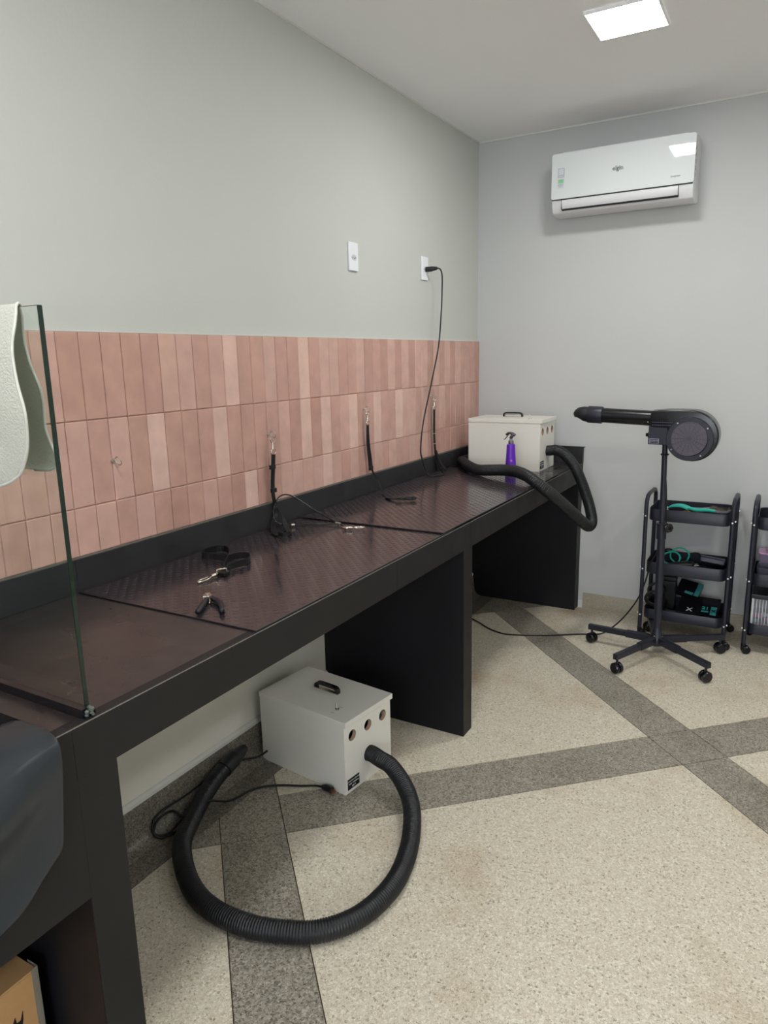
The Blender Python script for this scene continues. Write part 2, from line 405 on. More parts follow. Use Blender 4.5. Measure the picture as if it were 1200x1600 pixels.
for row in range(3):
    for k in range(NC):
        if row == 0: ch = topk[40-k] if 0 <= 40-k < len(topk) else random.choice('1112')
        elif row == 1: ch = midk[40-k] if 0 <= 40-k < len(midk) else random.choice('0122')
        else: ch = random.choice('1122230')
        t = TONE[int(ch)]; j = random.uniform(.975, 1.025)
        o = bpy.data.objects.new('tile', low if row == 2 else full)
        z = ZT-RH*(row+.5) if row < 2 else (ZT-2*RH+ZU-.002)/2
        o.location = (.0045+random.uniform(-.0003, .0005), -TW*(k+.5), z)
        o.rotation_euler = (0, random.uniform(-.003, .003), random.uniform(-.012, .012))
        o.color = (t[0]*j, t[1]*j*random.uniform(.99, 1.01), t[2]*j*random.uniform(.985, 1.015), 1)
        o.parent = wl; C.objects.link(o)
obj('grout', box(B(), 0, .006, -TW*NC, -.0005, ZU-.01, ZT+.002), grout_m, wl)
obj('grout_edge', box(B(), 0, .010, -TW*NC, -.0005, ZT, ZT+.003), trim_m, wl, label='thin white grout line along the top of the tiles')

# ------------------------------------------------------------------ black counter
YN = -5.2
ct = thing('counter', 'long black painted counter on piers running along the pink tiled wall', 'counter', (.33, -2.6, 0))
bm = B()
box(bm, .003, WD-.028, -3.42, -.003, ZA+.002, ZC); obj('countertop', bm, black_paint, ct)
# basin section nearer the photographer: rim around an open hole
bm = B(); box(bm, .003, WD-.028, YN, -4.75, .66, ZC)
box(bm, .003, .08, -4.75, -3.42, .66, ZC); box(bm, .57, WD-.028, -4.75, -3.42, .66, ZC); obj('basin_rim', bm, black_paint, ct)
bm = B(); box(bm, .08, .57, -4.75, -3.42, .56, .575); box(bm, .075, .085, -4.75, -3.42, .575, .66); box(bm, .565, .575, -4.75, -3.42, .575, .66)
box(bm, .08, .57, -3.43, -3.421, .575, ZA); box(bm, .08, .57, -4.76, -4.75, .575, .66); obj('basin', bm, pier_m, ct)
for y0, y1 in ((-3.3998, -2.236), (-2.2345, -1.653), (-1.6515, -.003)):
    obj('fascia', box(B(), WD-.028, WD, y0, y1, ZA, ZC), black_front, ct, bevel=.0008)
obj('basin_fascia', box(B(), WD-.028, WD, YN, -3.4002, .533, ZC), black_front, ct, bevel=.0008)
obj('worn_edge', box(B(), WD-.0016, WD+.0004, YN, -.003, ZC-.0012, ZC+.0004), edge_m, ct, label='worn pale front edge')
for y0, y1 in ((YN, -2.9), (-2.899, -1.271), (-1.27, -.003)):
    u = obj('upstand', box(B(), .003, .026, y0, y1, ZC, ZU-.003), black_up, ct, bevel=.0015)
    obj('ledge', box(B(), .003, .0265, y0, y1, ZU-.003, ZU), ledge_m, u)
u = obj('upstand', box(B(), .027, WD+.001, -.024, -.003, ZC, ZU-.003), black_up, ct, bevel=.0015)
obj('ledge', box(B(), .027, WD+.008, -.026, -.003, ZU-.003, ZU), black_front, u)
for y0, y1, z1 in ((-3.4, -3.315, ZA), (-1.712, -1.632, ZA), (-.082, -.003, ZA), (-5.2, -5.12, .66)):
    p_ = obj('pier', box(B(), .003, WD-.004, y0, y1, 0, z1), pier_m, ct)
    obj('pier_edge', box(B(), WD-.0038, WD-.0005, y0, y1, 0, z1), black_front, p_, bevel=.0008)  # room-side face in fascia black, without the pier's painted shade
obj('inner_shelf_wall', box(B(), .003, .05, -5.12, -3.402, .14, .55), pier_m, ct)

# ------------------------------------------------------------------ rubber mats
def rubber_mat(x0, x1, y0, y1, z, label):
    t = thing('rubber_mat', label, 'mat', ((x0+x1)/2, (y0+y1)/2, z), 0, 'studded rubber mats on the counter')
    obj('mat_base', box(B(), x0, x1, y0, y1, z, z+.004), rubber_m, t, bevel=.0015)
    V, F = [], []; p = .034; n = 12; r0, r1 = .0095, .0078; h = .0007
    ox, oy = (x0+x1)/2, (y0+y1)/2; j = 0; y = y0+.016
    while y < y1-.012:
        x = x0+.016+(p/2 if j % 2 else 0)
        while x < x1-.012:
            b = len(V)
            for rr, zz in ((r0, .0039), (r1, .004+h)):
                V += [(x-ox+rr*math.cos(2*PI*i/n), y-oy+rr*math.sin(2*PI*i/n), zz) for i in range(n)]
            for i in range(n): F.append((b+i, b+(i+1) % n, b+n+(i+1) % n, b+n+i))
            F.append(tuple(b+n+i for i in range(n)))
            x += p
        y += p*.5; j += 1
    me = bpy.data.meshes.new('raised_dots'); me.from_pydata(V, [], F); me.materials.append(rubber_dot)
    o = bpy.data.objects.new('raised_dots', me); C.objects.link(o); o.parent = t; o['kind'] = 'stuff'
rubber_mat(.03, .657, -2.903, -1.80, ZC+.0008, 'black studded rubber mat nearer the glass panel, with a leash and clippers on it')
rubber_mat(.034, .659, -1.89, -.47, ZC+.0075, 'black studded rubber mat in front of the white box on the counter')

# ------------------------------------------------------------------ glass panel with channel
gp = thing('glass_panel', 'upright clear glass panel with dark green edge standing across the counter', 'glass panel', (.33, -3.351, ZC))
obj('pane', box(B(), .03, .641, -3.355, -3.347, ZC+.008, 1.5765), glass_m, gp)
obj('polished_edge', box(box(B(), .641, .6425, -3.3552, -3.3468, ZC+.008, 1.5765), .03, .6425, -3.3545, -3.3475, 1.5765, 1.5775), glass_edge, gp, label='dark green polished edge')
obj('channel', box(box(box(B(), .03, .648, -3.3665, -3.3555, ZC+.0002, ZC+.018), .03, .648, -3.3465, -3.339, ZC+.0002, ZC+.012), .03, .648, -3.3555, -3.3465, ZC+.0002, ZC+.006), gloss_black, gp, label='black rubber channel holding the pane')
bm = B()
for k in range(9):
    sphere(bm, (.650+random.uniform(-.005, .006), -3.353+random.uniform(-.008, .008), ZC+.004+k*.0018), random.uniform(.003, .005), u=8, v=6)
obj('silicone', bm, silicone_m, gp, smooth='all', label='pale lump of silicone at the foot of the edge')

# ------------------------------------------------------------------ towel over the glass
def translucent(m, f):
    nt = m.node_tree; b = nt.nodes['Principled BSDF']; out = nt.nodes['Material Output']
    t = nt.nodes.new('ShaderNodeBsdfTranslucent'); t.inputs['Color'].default_value = b.inputs['Base Color'].default_value
    mx = nt.nodes.new('ShaderNodeMixShader'); mx.inputs[0].default_value = f
    nt.links.new(b.outputs[0], mx.inputs[1]); nt.links.new(t.outputs[0], mx.inputs[2]); nt.links.new(mx.outputs[0], out.inputs['Surface'])
translucent(towel_m, .33)
def interp(tab, t):
    for (a, va), (b, vb) in zip(tab, tab[1:]):
        if t <= b: q = (t-a)/(b-a); return va+(vb-va)*q
    return tab[-1][1]
def towel():
    prof = []      # (y, z, right-edge x)
    fr = FRONT
    for z, x, y in fr: prof.append((y, z, x))
    prof += [(-3.351, 1.583, .589), (-3.344, 1.578, .586)]
    for z, x, y in [(1.56, .578, -3.337), (1.52, .569, -3.331), (1.48, .572, -3.326), (1.442, .582, -3.321), (1.41, .579, -3.318), (1.376, .575, -3.316), (1.35, .582, -3.314), (1.327, .592, -3.313), (1.312, .588, -3.313), (1.304, .572, -3.314), (1.302, .53, -3.315)]:
        prof.append((y, z, x))
    x0 = .14
    def P(i, u):
        y, z, xr = prof[i]; x = x0+(xr-x0)*u; hang = max(0, 1.57-z); fade = min(1, hang*5)*min(1, (1-u)*4)
        dy = abs(.018*math.sin(x*26+.6)+.008*math.sin(x*61+z*14))*fade
        dz = -.03*(1-u)**2*min(1, hang*4) if y < -3.351 else 0
        return Vector((x, y-dy*.8 if y < -3.351 else y+dy*.5, z+dz))
    bm = B(); nu = 26
    rows = [[bm.verts.new(P(i, k/nu)) for k in range(nu+1)] for i in range(len(prof))]
    for a, b in zip(rows, rows[1:]):
        for k in range(nu): bm.faces.new((a[k], a[k+1], b[k+1], b[k]))
    o = obj('towel', bm, towel_m, smooth='all')
    m1 = o.modifiers.new('s', 'SOLIDIFY'); m1.thickness = .0035; m1.offset = 0
    m2 = o.modifiers.new('ss', 'SUBSURF'); m2.levels = 1; m2.render_levels = 2
    tag(o, 'white terry towel draped over the glass panel', 'towel')
    hb = B(); tube(hb, [P(i, 1) for i in range(len(prof))], .0027, n=8, step=.008)
    obj('hem', hb, towel_hem, o, smooth='all')
FRONT = [(1.296, .50, -3.400), (1.288, .535, -3.400), (1.291, .566, -3.400), (1.308, .604, -3.398), (1.331, .624, -3.398), (1.356, .636, -3.398), (1.385, .642, -3.399), (1.417, .643, -3.400), (1.455, .626, -3.395), (1.495, .612, -3.388), (1.52, .605, -3.381), (1.545, .603, -3.372), (1.566, .597, -3.363), (1.578, .591, -3.357)]
towel()

# ------------------------------------------------------------------ black rubber sheet over the basin rim
def sheet():
    bm = B(); ny = 30; rows = []
    # path over the rim: (x, z) top to bottom at the right-hand edge
    path = [(.46, .80), (.52, .862), (.565, .879), (.60, .881), (.64, .879), (.664, .874), (.676, .862), (.680, .84), (.681, .80), (.680, .76), (.678, .72), (.677, .68), (.676, .64)]
    for j in range(ny+1):
        v = j/ny; y = -3.432-.62*v; row = []
        for i, (x, z) in enumerate(path):
            s = i/(len(path)-1); out = 0; zz = z
            d = max(0, ZC-z)
            if d > 0:
                k = d/(ZC-.64); zb = interp([(0, .672), (.04, .662), (.15, .626), (.245, .608), (.5, .575), (1, .50)], v)
                zz = ZC-k*(ZC-zb); g_ = min(1, v*7)
                h_ = min(1, max(0, v-.06)*6)
                out = g_*(.014*math.exp(-((k-.25)/.14)**2)+.030*h_*math.exp(-((k-.30)/.17)**2)-.004*math.exp(-((k-.58)/.10)**2)+.016*max(0, (k-.62)/.38)**1.3)
                out += .003*math.sin(y*34+zz*24)*g_
            else:
                out = 0; zz = z+.006*min(1, v*4)*math.exp(-((x-.60)/.05)**2)
            yy = y-.018*max(0, k if d > 0 else 0)*(1-v)
            row.append(bm.verts.new((x+out, yy, zz)))
        rows.append(row)
    for a, b in zip(rows, rows[1:]):
        for k in range(len(path)-1): bm.faces.new((a[k], a[k+1], b[k+1], b[k]))
    o = obj('rubber_sheet', bm, sheet_m, smooth='all')
    s = o.modifiers.new('s', 'SOLIDIFY'); s.thickness = .003; s.offset = 0
    m_ = o.modifiers.new('ss', 'SUBSURF'); m_.levels = 1; m_.render_levels = 2
    tag(o, 'bluish black rubber sheet draped over the front of the basin', 'sheet')
sheet()
# cardboard box below the basin
cb = thing('cardboard_box', 'closed brown cardboard box on the floor under the basin', 'box', (.28, -3.68, 0))
obj('carton', box(B(), .07, .50, -3.96, -3.428, 0, .325), cardboard_m, cb, bevel=.003)
obj('flap', box(box(B(), .071, .284, -3.958, -3.43, .325, .329), .286, .499, -3.958, -3.43, .325, .329), cardboard_m, cb)
obj('film', box(box(B(), .5003, .5012, -3.440, -3.4275, .0, .333), .47, .5012, -3.4275, -3.4265, .0, .333), film_m, cb, label='clear plastic film along the corner')
bm = B()
prism(bm, [(-3.494, 0.207), (-3.486, 0.233), (-3.49, 0.247), (-3.483, 0.261), (-3.481, 0.246), (-3.473, 0.246), (-3.467, 0.262), (-3.468, 0.245), (-3.472, 0.229), (-3.464, 0.207)], 'x', .5002, .5012)
obj('printed_mark', bm, mat('black_print', srgb(20, 18, 16), .7), cb, label='small black printed mark')

# ------------------------------------------------------------------ sockets
def socket(y, z, name, label, used):
    t = thing(name, label, 'socket', (0, y, z), 0, 'white wall sockets')
    bm = B(); box(bm, .0002, .009, y-.036, y+.036, z-.058, z+.058); obj('cover_plate', bm, socket_m, t, bevel=.004, seg=3)
    hz = z-.004; bm = B()
    # recessed hexagonal outlet: rim and dark well with three pin holes
    pts = [(y+.021*math.cos(a)*1.0, hz+.0135*math.sin(a)*1.0) for a in [PI/3*i for i in range(6)]]
    prism(bm, pts, 'x', .0091, .0098); obj('outlet', bm, mat('outlet_well', srgb(196, 198, 204), .5), t)
    bm = B()
    for dy in (-.0095, 0, .0095): cyl(bm, (.0092, y+dy, hz+(0 if dy else -.003)), (.0102, y+dy, hz+(0 if dy else -.003)), .0022, n=10)
    obj('pin_hole', bm, dark_gap, t, kind='stuff')
socket(-1.390, 1.908, 'wall_socket', 'white unused wall socket above the middle of the tiles', False)
socket(-.712, 1.922, 'wall_socket', 'white wall socket near the corner with a black plug in it', True)
pc = thing('power_cord', 'black power cord hanging from the wall socket down to the counter', 'cord', (.012, -.712, 1.92))
bm = B(); tube(bm, [(.0095, -.708, 1.918), (.028, -.703, 1.918), (.048, -.697, 1.920), (.062, -.686, 1.922)], .0125, n=12, rf=lambda s: 1 if s < .03 else max(.45, 1-(s-.03)*14))
obj('plug', bm, matte_black, pc, smooth=True)
bm = B(); tube(bm, [(.058, -.690, 1.922), (.066, -.662, 1.921), (.068, -.640, 1.895), (.068, -.640, 1.82), (.066, -.645, 1.72), (.062, -.672, 1.541), (.060, -.758, 1.348), (.058, -.848, 1.159), (.058, -.88, 1.03), (.060, -.872, .981), (.07, -.85, .915), (.09, -.842, .886), (.119, -.815, .8848), (.128, -.765, .8848), (.10, -.70, .8848), (.05, -.60, .8848), (.034, -.50, .8848), (.033, -.42, .8725), (.033, -.25, .8725)], .0036, n=8)
obj('cable', bm, cord_m, pc, smooth='all')

# ------------------------------------------------------------------ wall hooks
def wall_hook(y, z, label):
    t = thing('wall_hook', label, 'hook', (0, y, z), 0, 'small metal eye hooks in the tiles')
    obj('screw_plate', lathe(B(), [(0, 0), (.007, 0), (.006, .003), (0, .003)], axis='X', M=Matrix.Translation((.0125, y, z))), dullmetal, t, smooth=True)
    bm = B(); pts = [(.014, y, z), (.024, y, z)] + [(.036-.012*math.cos(a), y+.003*math.sin(a), z-.012*math.sin(a)+.0) for a in [PI*2*i/12 for i in range(0, 12)]]
    tube(bm, pts, .0018, n=8, step=.003); obj('eye', bm, dullmetal, t, smooth='all')
wall_hook(-2.731, 1.213, 'empty metal eye hook in the tiles beside the glass panel')
HK = [(-2.03, 1.217), (-1.352, 1.262), (-.668, 1.282)]
wall_hook(*HK[0], 'metal eye hook holding the strap with the thin cable loop')
wall_hook(*HK[1], 'metal eye hook in the tiles holding the slanting middle strap')
wall_hook(*HK[2], 'metal eye hook in the tiles holding the strap nearest the corner')

def snap_hook(t, p, L=.05, dirv=(0, 0, -1), side=(0, 1, 0)):
    """bolt snap hanging from p along dirv, length L"""
    d = Vector(dirv).normalized(); s = Vector(side).normalized(); p = Vector(p)
    bm = B()
    loop = [p+d*(L*.26)+(-d*math.cos(a)+s*math.sin(a))*(L*.2) for a in [PI*2*i/10 for i in range(10)]]
    tube(bm, loop+[loop[0]+d*.0005], .0022, n=8, step=.003)
    cyl(bm, p+d*L*.42, p+d*L*.78, .0038, .0046, n=10)
    cyl(bm, p+d*L*.5+s*.002, p+d*L*.5+s*.009, .0016, n=8)
    cyl(bm, p+d*L*.78, p+d*L*.86, .0068, n=12)
    o = obj('snap_hook', bm, chrome_m, t, smooth=True)
    bm = B(); q = p+d*L*.86; w_ = .0125
    tube(bm, [q-s*w_, q-s*w_+d*.017, q+s*w_+d*.017, q+s*w_, q-s*w_], .0019, n=6, smooth=False)
    obj('ring', bm, chrome_m, t, smooth='all')
    return q+d*.017
# strap 1 with loop and cable tether
def strap_holder(y, z, name, label): return thing(name, label, 'strap', (.03, y, z), 0, 'black grooming straps hanging from the hooks')
s1 = strap_holder(*HK[0], 'restraint_strap', 'black webbing strap with a thin cable loop hanging from the hook nearest the glass')
e = snap_hook(s1, (.034, -2.032, 1.214), .062)
bm = B(); ribbon(bm, [e+Vector((0, 0, .002)), (.032, -2.036, 1.09), (.028, -2.038, 1.04), (.03, -2.042, 1.008)], (0, 1, 0), .021)
ribbon(bm, [(.03, -2.042, 1.014), (.034, -2.046, .99), (.032, -2.035, .95), (.036, -2.032, .93)], (0, 1, 0), .019)
obj('webbing', bm, web_m, s1)
bm = B(); ribbon(bm, [(.034, -2.034, .95), (.04, -2.05, .91), (.07, -2.10, .890), (.115, -2.15, .880), (.15, -2.172, .8795)], (.5, .9, .1), .019)
ribbon(bm, [(.038, -2.03, .945), (.055, -2.02, .905), (.10, -2.065, .887), (.15, -2.11, .879), (.178, -2.145, .8795)], (-.5, .9, .1), .019)
ribbon(bm, [(.15, -2.172, .883), (.175, -2.178, .885), (.186, -2.16, .887), (.178, -2.145, .883)], (0, 0, 1), .014)
obj('collar_loop', bm, web_m, s1)
for zz in (1.098, 1.01): obj('slider', box(B(), .026, .036, -2.052, -2.024, zz-.009, zz+.007), matte_black, s1, bevel=.002)
bm = B(); tube(bm, [(.034, -2.04, .962), (.045, -2.02, .985), (.06, -1.985, .985), (.10, -1.955, .955), (.16, -1.935, .915), (.245, -1.931, .8805)], .0027, n=8)
tube(bm, [(.036, -2.04, .962), (.052, -2.075, .925), (.075, -2.075, .894), (.108, -2.03, .8805), (.17, -1.97, .879), (.245, -1.931, .8805)], .0027, n=8)
tube(bm, [(.245, -1.931, .8805), (.285, -1.955, .8785), (.305, -1.975, .8785)], .0027, n=8)
obj('cable_loop', bm, wirem, s1, smooth='all')
obj('crimp', cyl(B(), (.236, -1.932, .8815), (.256, -1.938, .8815), .0055, n=10), dullmetal, s1, smooth=True); obj('crimp', cyl(B(), (.103, -2.034, .8825), (.113, -2.026, .8825), .005, n=10), dullmetal, s1, smooth=True)
bm = B(); q0 = Vector((.305, -1.975, .882)); dd = Vector((.085, -.0, 0)).normalized()
cyl(bm, (.303, -1.993, .882), (.335, -1.975, .882), .0055, n=12); tube(bm, [(.335, -1.975, .882), (.352, -1.98, .884), (.372, -1.962, .883), (.366, -1.945, .882), (.345, -1.955, .882), (.337, -1.972, .882)], .0027, n=8, step=.004)
obj('snap_hook', bm, chrome_m, s1, smooth='all')
# strap 2
s2 = strap_holder(*HK[1], 'restraint_strap', 'black webbing strap hanging from the middle hook and slanting onto the mat')
e = snap_hook(s2, (.034, -1.354, 1.258), .058)
bm = B(); ribbon(bm, [e+Vector((0, 0, .002)), (.032, -1.352, 1.15), (.03, -1.345, 1.09), (.03, -1.335, 1.03), (.03, -1.33, .99)], [(0, 1, 0), (.3, .9, 0), (.8, .5, 0)], .019)
ribbon(bm, [(.03, -1.33, 1.0), (.036, -1.312, .96), (.055, -1.305, .925), (.09, -1.34, .902), (.13, -1.385, .886), (0.17, -1.43, 0.8835)], (.8, .5, 0), .008)
ribbon(bm, [(0.165, -1.425, 0.8850), (0.2, -1.458, 0.8875), (0.235, -1.465, 0.8885), (0.27, -1.45, 0.8875), (0.305, -1.42, 0.8865)], [(.5, .8, 0), (.6, .8, 0)], .019, .003)
ribbon(bm, [(0.305, -1.42, 0.8865), (.30, -1.432, .890), (0.265, -1.458, 0.8955), (0.235, -1.468, 0.8935)], [(.6, .8, 0), (.6, .8, 0)], .019, .0025)
obj('webbing', bm, web_m, s2)
bm = B(); box(bm, .024, .036, -1.34, -1.316, .982, 1.002); obj('slider', bm, matte_black, s2, bevel=.002)
bm = B(); cyl(bm, (.262, -1.464, .894), (.275, -1.444, .894), .0022, n=8); obj('keeper', bm, dullmetal, s2)
# strap 3
s3 = strap_holder(*HK[2], 'restraint_strap', 'straight black webbing strap hanging from the hook nearest the corner')
e = snap_hook(s3, (.034, -.670, 1.278), .058)
bm = B(); ribbon(bm, [e+Vector((0, 0, .002)), (.032, -.667, 1.15), (.03, -.664, 1.08), (.031, -.66, 1.02), (.034, -.655, .97), (.038, -.65, .92), (.045, -.645, .888)], (0, 1, 0), .021)
ribbon(bm, [(.036, -.655, .99), (.05, -.64, .94), (.07, -.635, .905), (.085, -.63, .885), (.06, -.64, .8845)], (0, 1, 0), .018)
obj('webbing', bm, web_m, s3)
for zz in (1.085, 1.03): obj('buckle_bar', tube(B(), [(.028, -.676, zz), (.036, -.676, zz), (.036, -.652, zz), (.028, -.652, zz)], .0022, n=6, smooth=False), dullmetal, s3)

# ------------------------------------------------------------------ leash on the near mat
ZM = ZC+.0055
l = thing('leash', 'short black webbing loop leash with a silver clip lying on the nearer mat', 'leash', (.22, -2.55, ZM))
bm = B()
ribbon(bm, [(.285, -2.60, ZM+.010), (.255, -2.565, ZM+.011), (.215, -2.51, ZM+.012), (.175, -2.455, ZM+.013), (.125, -2.415, ZM+.013), (.092, -2.425, ZM+.013), (.085, -2.47, ZM+.013), (.112, -2.508, ZM+.013), (.15, -2.50, ZM+.013), (.20, -2.498, ZM+.012)], [(0, 0, 1), (.1, .1, 1), (.2, .2, 1)], .02)
ribbon(bm, [(.21, -2.505, ZM+.012), (.205, -2.48, ZM+.012), (.222, -2.45, ZM+.013), (.25, -2.447, ZM+.013), (.275, -2.475, ZM+.012), (.280, -2.51, ZM+.012), (.272, -2.55, ZM+.011), (.278, -2.59, ZM+.010)], (0, 0, 1), .02)
ribbon(bm, [(.218, -2.512, ZM+.004), (.25, -2.555, ZM+.004), (.288, -2.605, ZM+.006)], (.8, -.6, 0), .021, .003)
obj('webbing', bm, web_m, l)
bm = B(); box(bm, .276, .304, -2.622, -2.595, ZM+.001, ZM+.012); obj('stitched_end', bm, web_m, l, bevel=.002)
bm = B(); tube(bm, [(.284, -2.628, ZM+.004), (.284, -2.628, ZM+.022), (.300, -2.606, ZM+.022), (.300, -2.606, ZM+.004)], .0022, n=8, smooth=False)
cyl(bm, (.283, -2.628, ZM+.008), (.282, -2.648, ZM+.008), .0062, .005, n=12); tube(bm, [(.282, -2.648, ZM+.008), (.290, -2.668, ZM+.007), (.287, -2.690, ZM+.005), (.278, -2.70, ZM+.004), (.272, -2.685, ZM+.005), (.278, -2.658, ZM+.007)], .0024, n=8, step=.004)
obj('snap_hook', bm, chrome_m, l, smooth='all')

# ------------------------------------------------------------------ nail clipper
nc = thing('nail_clipper', 'open pet nail clipper with black handles lying on the nearer mat', 'nail clipper', (.43, -2.82, ZM))
def handle(p):
    bm = B(); tube(bm, p, .0075, n=12, rf=lambda s: .75+.35*math.sin(min(1, s/.08)*PI*.85)); return bm
h1 = obj('handle', handle([(.412, -2.805, ZM+.0085), (.430, -2.835, ZM+.0085), (.448, -2.865, ZM+.0085), (.462, -2.890, ZM+.008)]), matte_black, nc, smooth='all')
h2 = obj('handle', handle([(.414, -2.795, ZM+.0085), (.445, -2.805, ZM+.009), (.480, -2.826, ZM+.009), (.512, -2.858, ZM+.008)]), matte_black, nc, smooth='all')
bm = B(); box(bm, -.011, .011, -.010, .010, 0, .012, M=Matrix.Translation((.404, -2.795, ZM+.002)) @ Matrix.Rotation(.7, 4, 'Z'))
box(bm, -.007, .007, -.009, .012, 0, .007, M=Matrix.Translation((.392, -2.782, ZM+.005)) @ Matrix.Rotation(.7, 4, 'Z'))
cyl(bm, (.406, -2.796, ZM+.013), (.406, -2.796, ZM+.019), .0055, n=12)
obj('blade', bm, chrome_m, nc, bevel=.0015)
obj('spring', tube(B(), [(.418, -2.806, ZM+.010), (.428, -2.812, ZM+.014), (.436, -2.82, ZM+.010), (.44, -2.826, ZM+.007)], .0014, n=6, step=.004), chrome_m, nc, smooth='all')

# ------------------------------------------------------------------ the two white dryer boxes
def ringface(bm, w, y0, y1, z0, z1, holes, x0, x1, n=20):
    """front board with round holes: boards around, built as a grid of rectangles with a circular cut each"""
    # vertical strips split at the hole cells
    hs = sorted(holes, key=lambda h: h[0]); 
    return bm
def dryer_box(loc, rot, label, group):
    t = thing('dryer_box', label, 'dryer', loc, rot, group)
    L, Wd, Hh, th = .41, .265, .258, .015
    # local frame: long side along x (0..L), depth along y (0..Wd), vented face at x=L
    bm = B(); box(bm, 0, L-th, 0, th, 0, Hh); box(bm, 0, L-th, Wd-th, Wd, 0, Hh); box(bm, 0, th, th, Wd-th, 0, Hh); box(bm, 0, L-th, th, Wd-th, 0, .012)
    obj('case', bm, boxw_m, t, local=True)
    # vented front board with true round holes
    holes = [(.045, .210, .0205), (.132, .210, .0205), (.218, .210, .0205), (.135, .098, .0295)]
    bm = B(); xs = L; n = 24
    cells = [(0, .0875, .165, Hh, holes[0]), (.0875, .1725, .165, Hh, holes[1]), (.1725, Wd, .165, Hh, holes[2]), (.06, .21, .03, .165, holes[3])]
    solid = [(0, .06, .03, .165), (.21, Wd, .03, .165), (0, Wd, 0, .03)]
    def addq(pts, x): return bm.faces.new([bm.verts.new((x, p[0], p[1])) for p in pts])
    for x in (L, L-th):
        for y0, y1, z0, z1 in solid: addq([(y0, z0), (y1, z0), (y1, z1), (y0, z1)], x)
        for y0, y1, z0, z1, (hy, hz, hr) in cells:
            for i in range(n):
                a0, a1 = 2*PI*i/n, 2*PI*(i+1)/n
                def edge(a):
                    c, s = math.cos(a), math.sin(a); k = 9
                    if c > 1e-9: k = min(k, (y1-hy)/c)
                    if c < -1e-9: k = min(k, (y0-hy)/c)
                    if s > 1e-9: k = min(k, (z1-hz)/s)
                    if s < -1e-9: k = min(k, (z0-hz)/s)
                    return (hy+c*k, hz+s*k)
                e0, e1 = edge(a0), edge(a1); pts = [(hy+hr*math.cos(a0), hz+hr*math.sin(a0)), e0]
                # insert the cell corner when the two edge points lie on different sides
                for cy, cz in ((y0, z0), (y1, z0), (y1, z1), (y0, z1)):
                    ca = math.atan2(cz-hz, cy-hy) % (2*PI)
                    if a0+1e-6 < ca < a1-1e-6: pts.append((cy, cz))
                pts += [e1, (hy+hr*math.cos(a1), hz+hr*math.sin(a1))]
                addq(pts, x)
    for a, b, c, d in (((0, 0), (Wd, 0), 0, 0), ((Wd, 0), (Wd, Hh), 0, 0), ((Wd, Hh), (0, Hh), 0, 0), ((0, Hh), (0, 0), 0, 0)):
        bm.faces.new([bm.verts.new((L, *a)), bm.verts.new((L, *b)), bm.verts.new((L-th, *b)), bm.verts.new((L-th, *a))])
    fb = obj('front_board', bm, boxw_m, t, local=True)
    for hy, hz, hr in holes:
        bm = B()
        for k in range(n):
            a0, a1 = 2*PI*k/n, 2*PI*(k+1)/n
            bm.faces.new([bm.verts.new((L-.0005, hy+hr*math.cos(a0), hz+hr*math.sin(a0))), bm.verts.new((L-.0005, hy+hr*math.cos(a1), hz+hr*math.sin(a1))), bm.verts.new((L-th, hy+hr*math.cos(a1), hz+hr*math.sin(a1))), bm.verts.new((L-th, hy+hr*math.cos(a0), hz+hr*math.sin(a0)))])
        obj('vent_hole' if hz > .2 else 'hose_hole', bm, mdf_m, fb, local=True)
    obj('inner_lining', box(B(), L-.075, L-.07, th+.001, Wd-th-.001, .013, Hh-.001), foam_m, t, local=True)
    obj('lid', box(B(), -.001, L+.010, -.003, Wd+.003, Hh, Hh+.020), boxw_m, t, bevel=.0015, local=True)
    zt = Hh+.020
    hm = B(); cx, cy = .2065, .148
    # black folding handle in a metal stirrup, lying along x
    ribbon(hm, [(cx-.053, cy, zt+.003), (cx-.053, cy, zt+.013), (cx-.045, cy, zt+.021), (cx-.03, cy, zt+.023), (cx+.03, cy, zt+.023), (cx+.045, cy, zt+.021), (cx+.053, cy, zt+.013), (cx+.053, cy, zt+.003)], (0, 1, 0), .020, .0085, step=.004)
    hd = obj('carry_handle', hm, gloss_black, t, smooth=True, bevel=.002, local=True)
    obj('handle_bracket', box(B(), cx-.058, cx+.058, cy-.008, cy+.008, zt, zt+.003), chrome_m, hd, bevel=.001, local=True)
    sm = B(); sx, sy = .334, .057
    cyl(sm, (sx, sy, zt), (sx, sy, zt+.004), .0075, n=14); cyl(sm, (sx, sy, zt+.004), (sx-.006, sy+.002, zt+.022), .0024, .0034, n=10)
    obj('toggle_switch', sm, chrome_m, t, smooth=True, local=True)
    for q_ in (.020, -.0265): obj('switch_marking', box(B(), sx-.007, sx+.007, sy+q_, sy+q_+.0015, zt, zt+.0004), ink_m, t, local=True)
    pl = obj('label_plate', box(B(), L, L+.0012, .012, .075, .012, .052), gloss_black, t, local=True)
    rows = [('SOPRADOR E ASPIRADOR', .043, .0058), ('TIPO TURBINA', .0315, .0082), ('220 V', .0205, .0085)]
    for s_, z_, sz in rows:
        obj('lettering', text_bm(s_, sz, face_M((L+.0014, .0435, z_), (0, 1, 0), (0, 0, 1)), .0002), whitep_m, pl, local=True)
    return t, L
b1, L = dryer_box((.0515, -2.2115, 0), math.atan2(-.051, .405), 'white dryer box with black corrugated hose standing on the floor under the counter', 'white box dryers')
b2, L = dryer_box((.118, -.405, ZC+.0005), math.radians(.5), 'white dryer box standing on the far end of the counter', 'white box dryers')
rib = lambda s: 1+.055*math.sin(2*PI*s/.0078)
def hose(t, pts, r=.028, smooth_until=0):
    bm = B(); tube(bm, pts, r, n=18, step=.00195, rf=rib, caps=True)
    return obj('hose', bm, hose_m, t, smooth='all')
R1 = W[b1]
st = R1 @ Vector((L-.02, .135, .098))
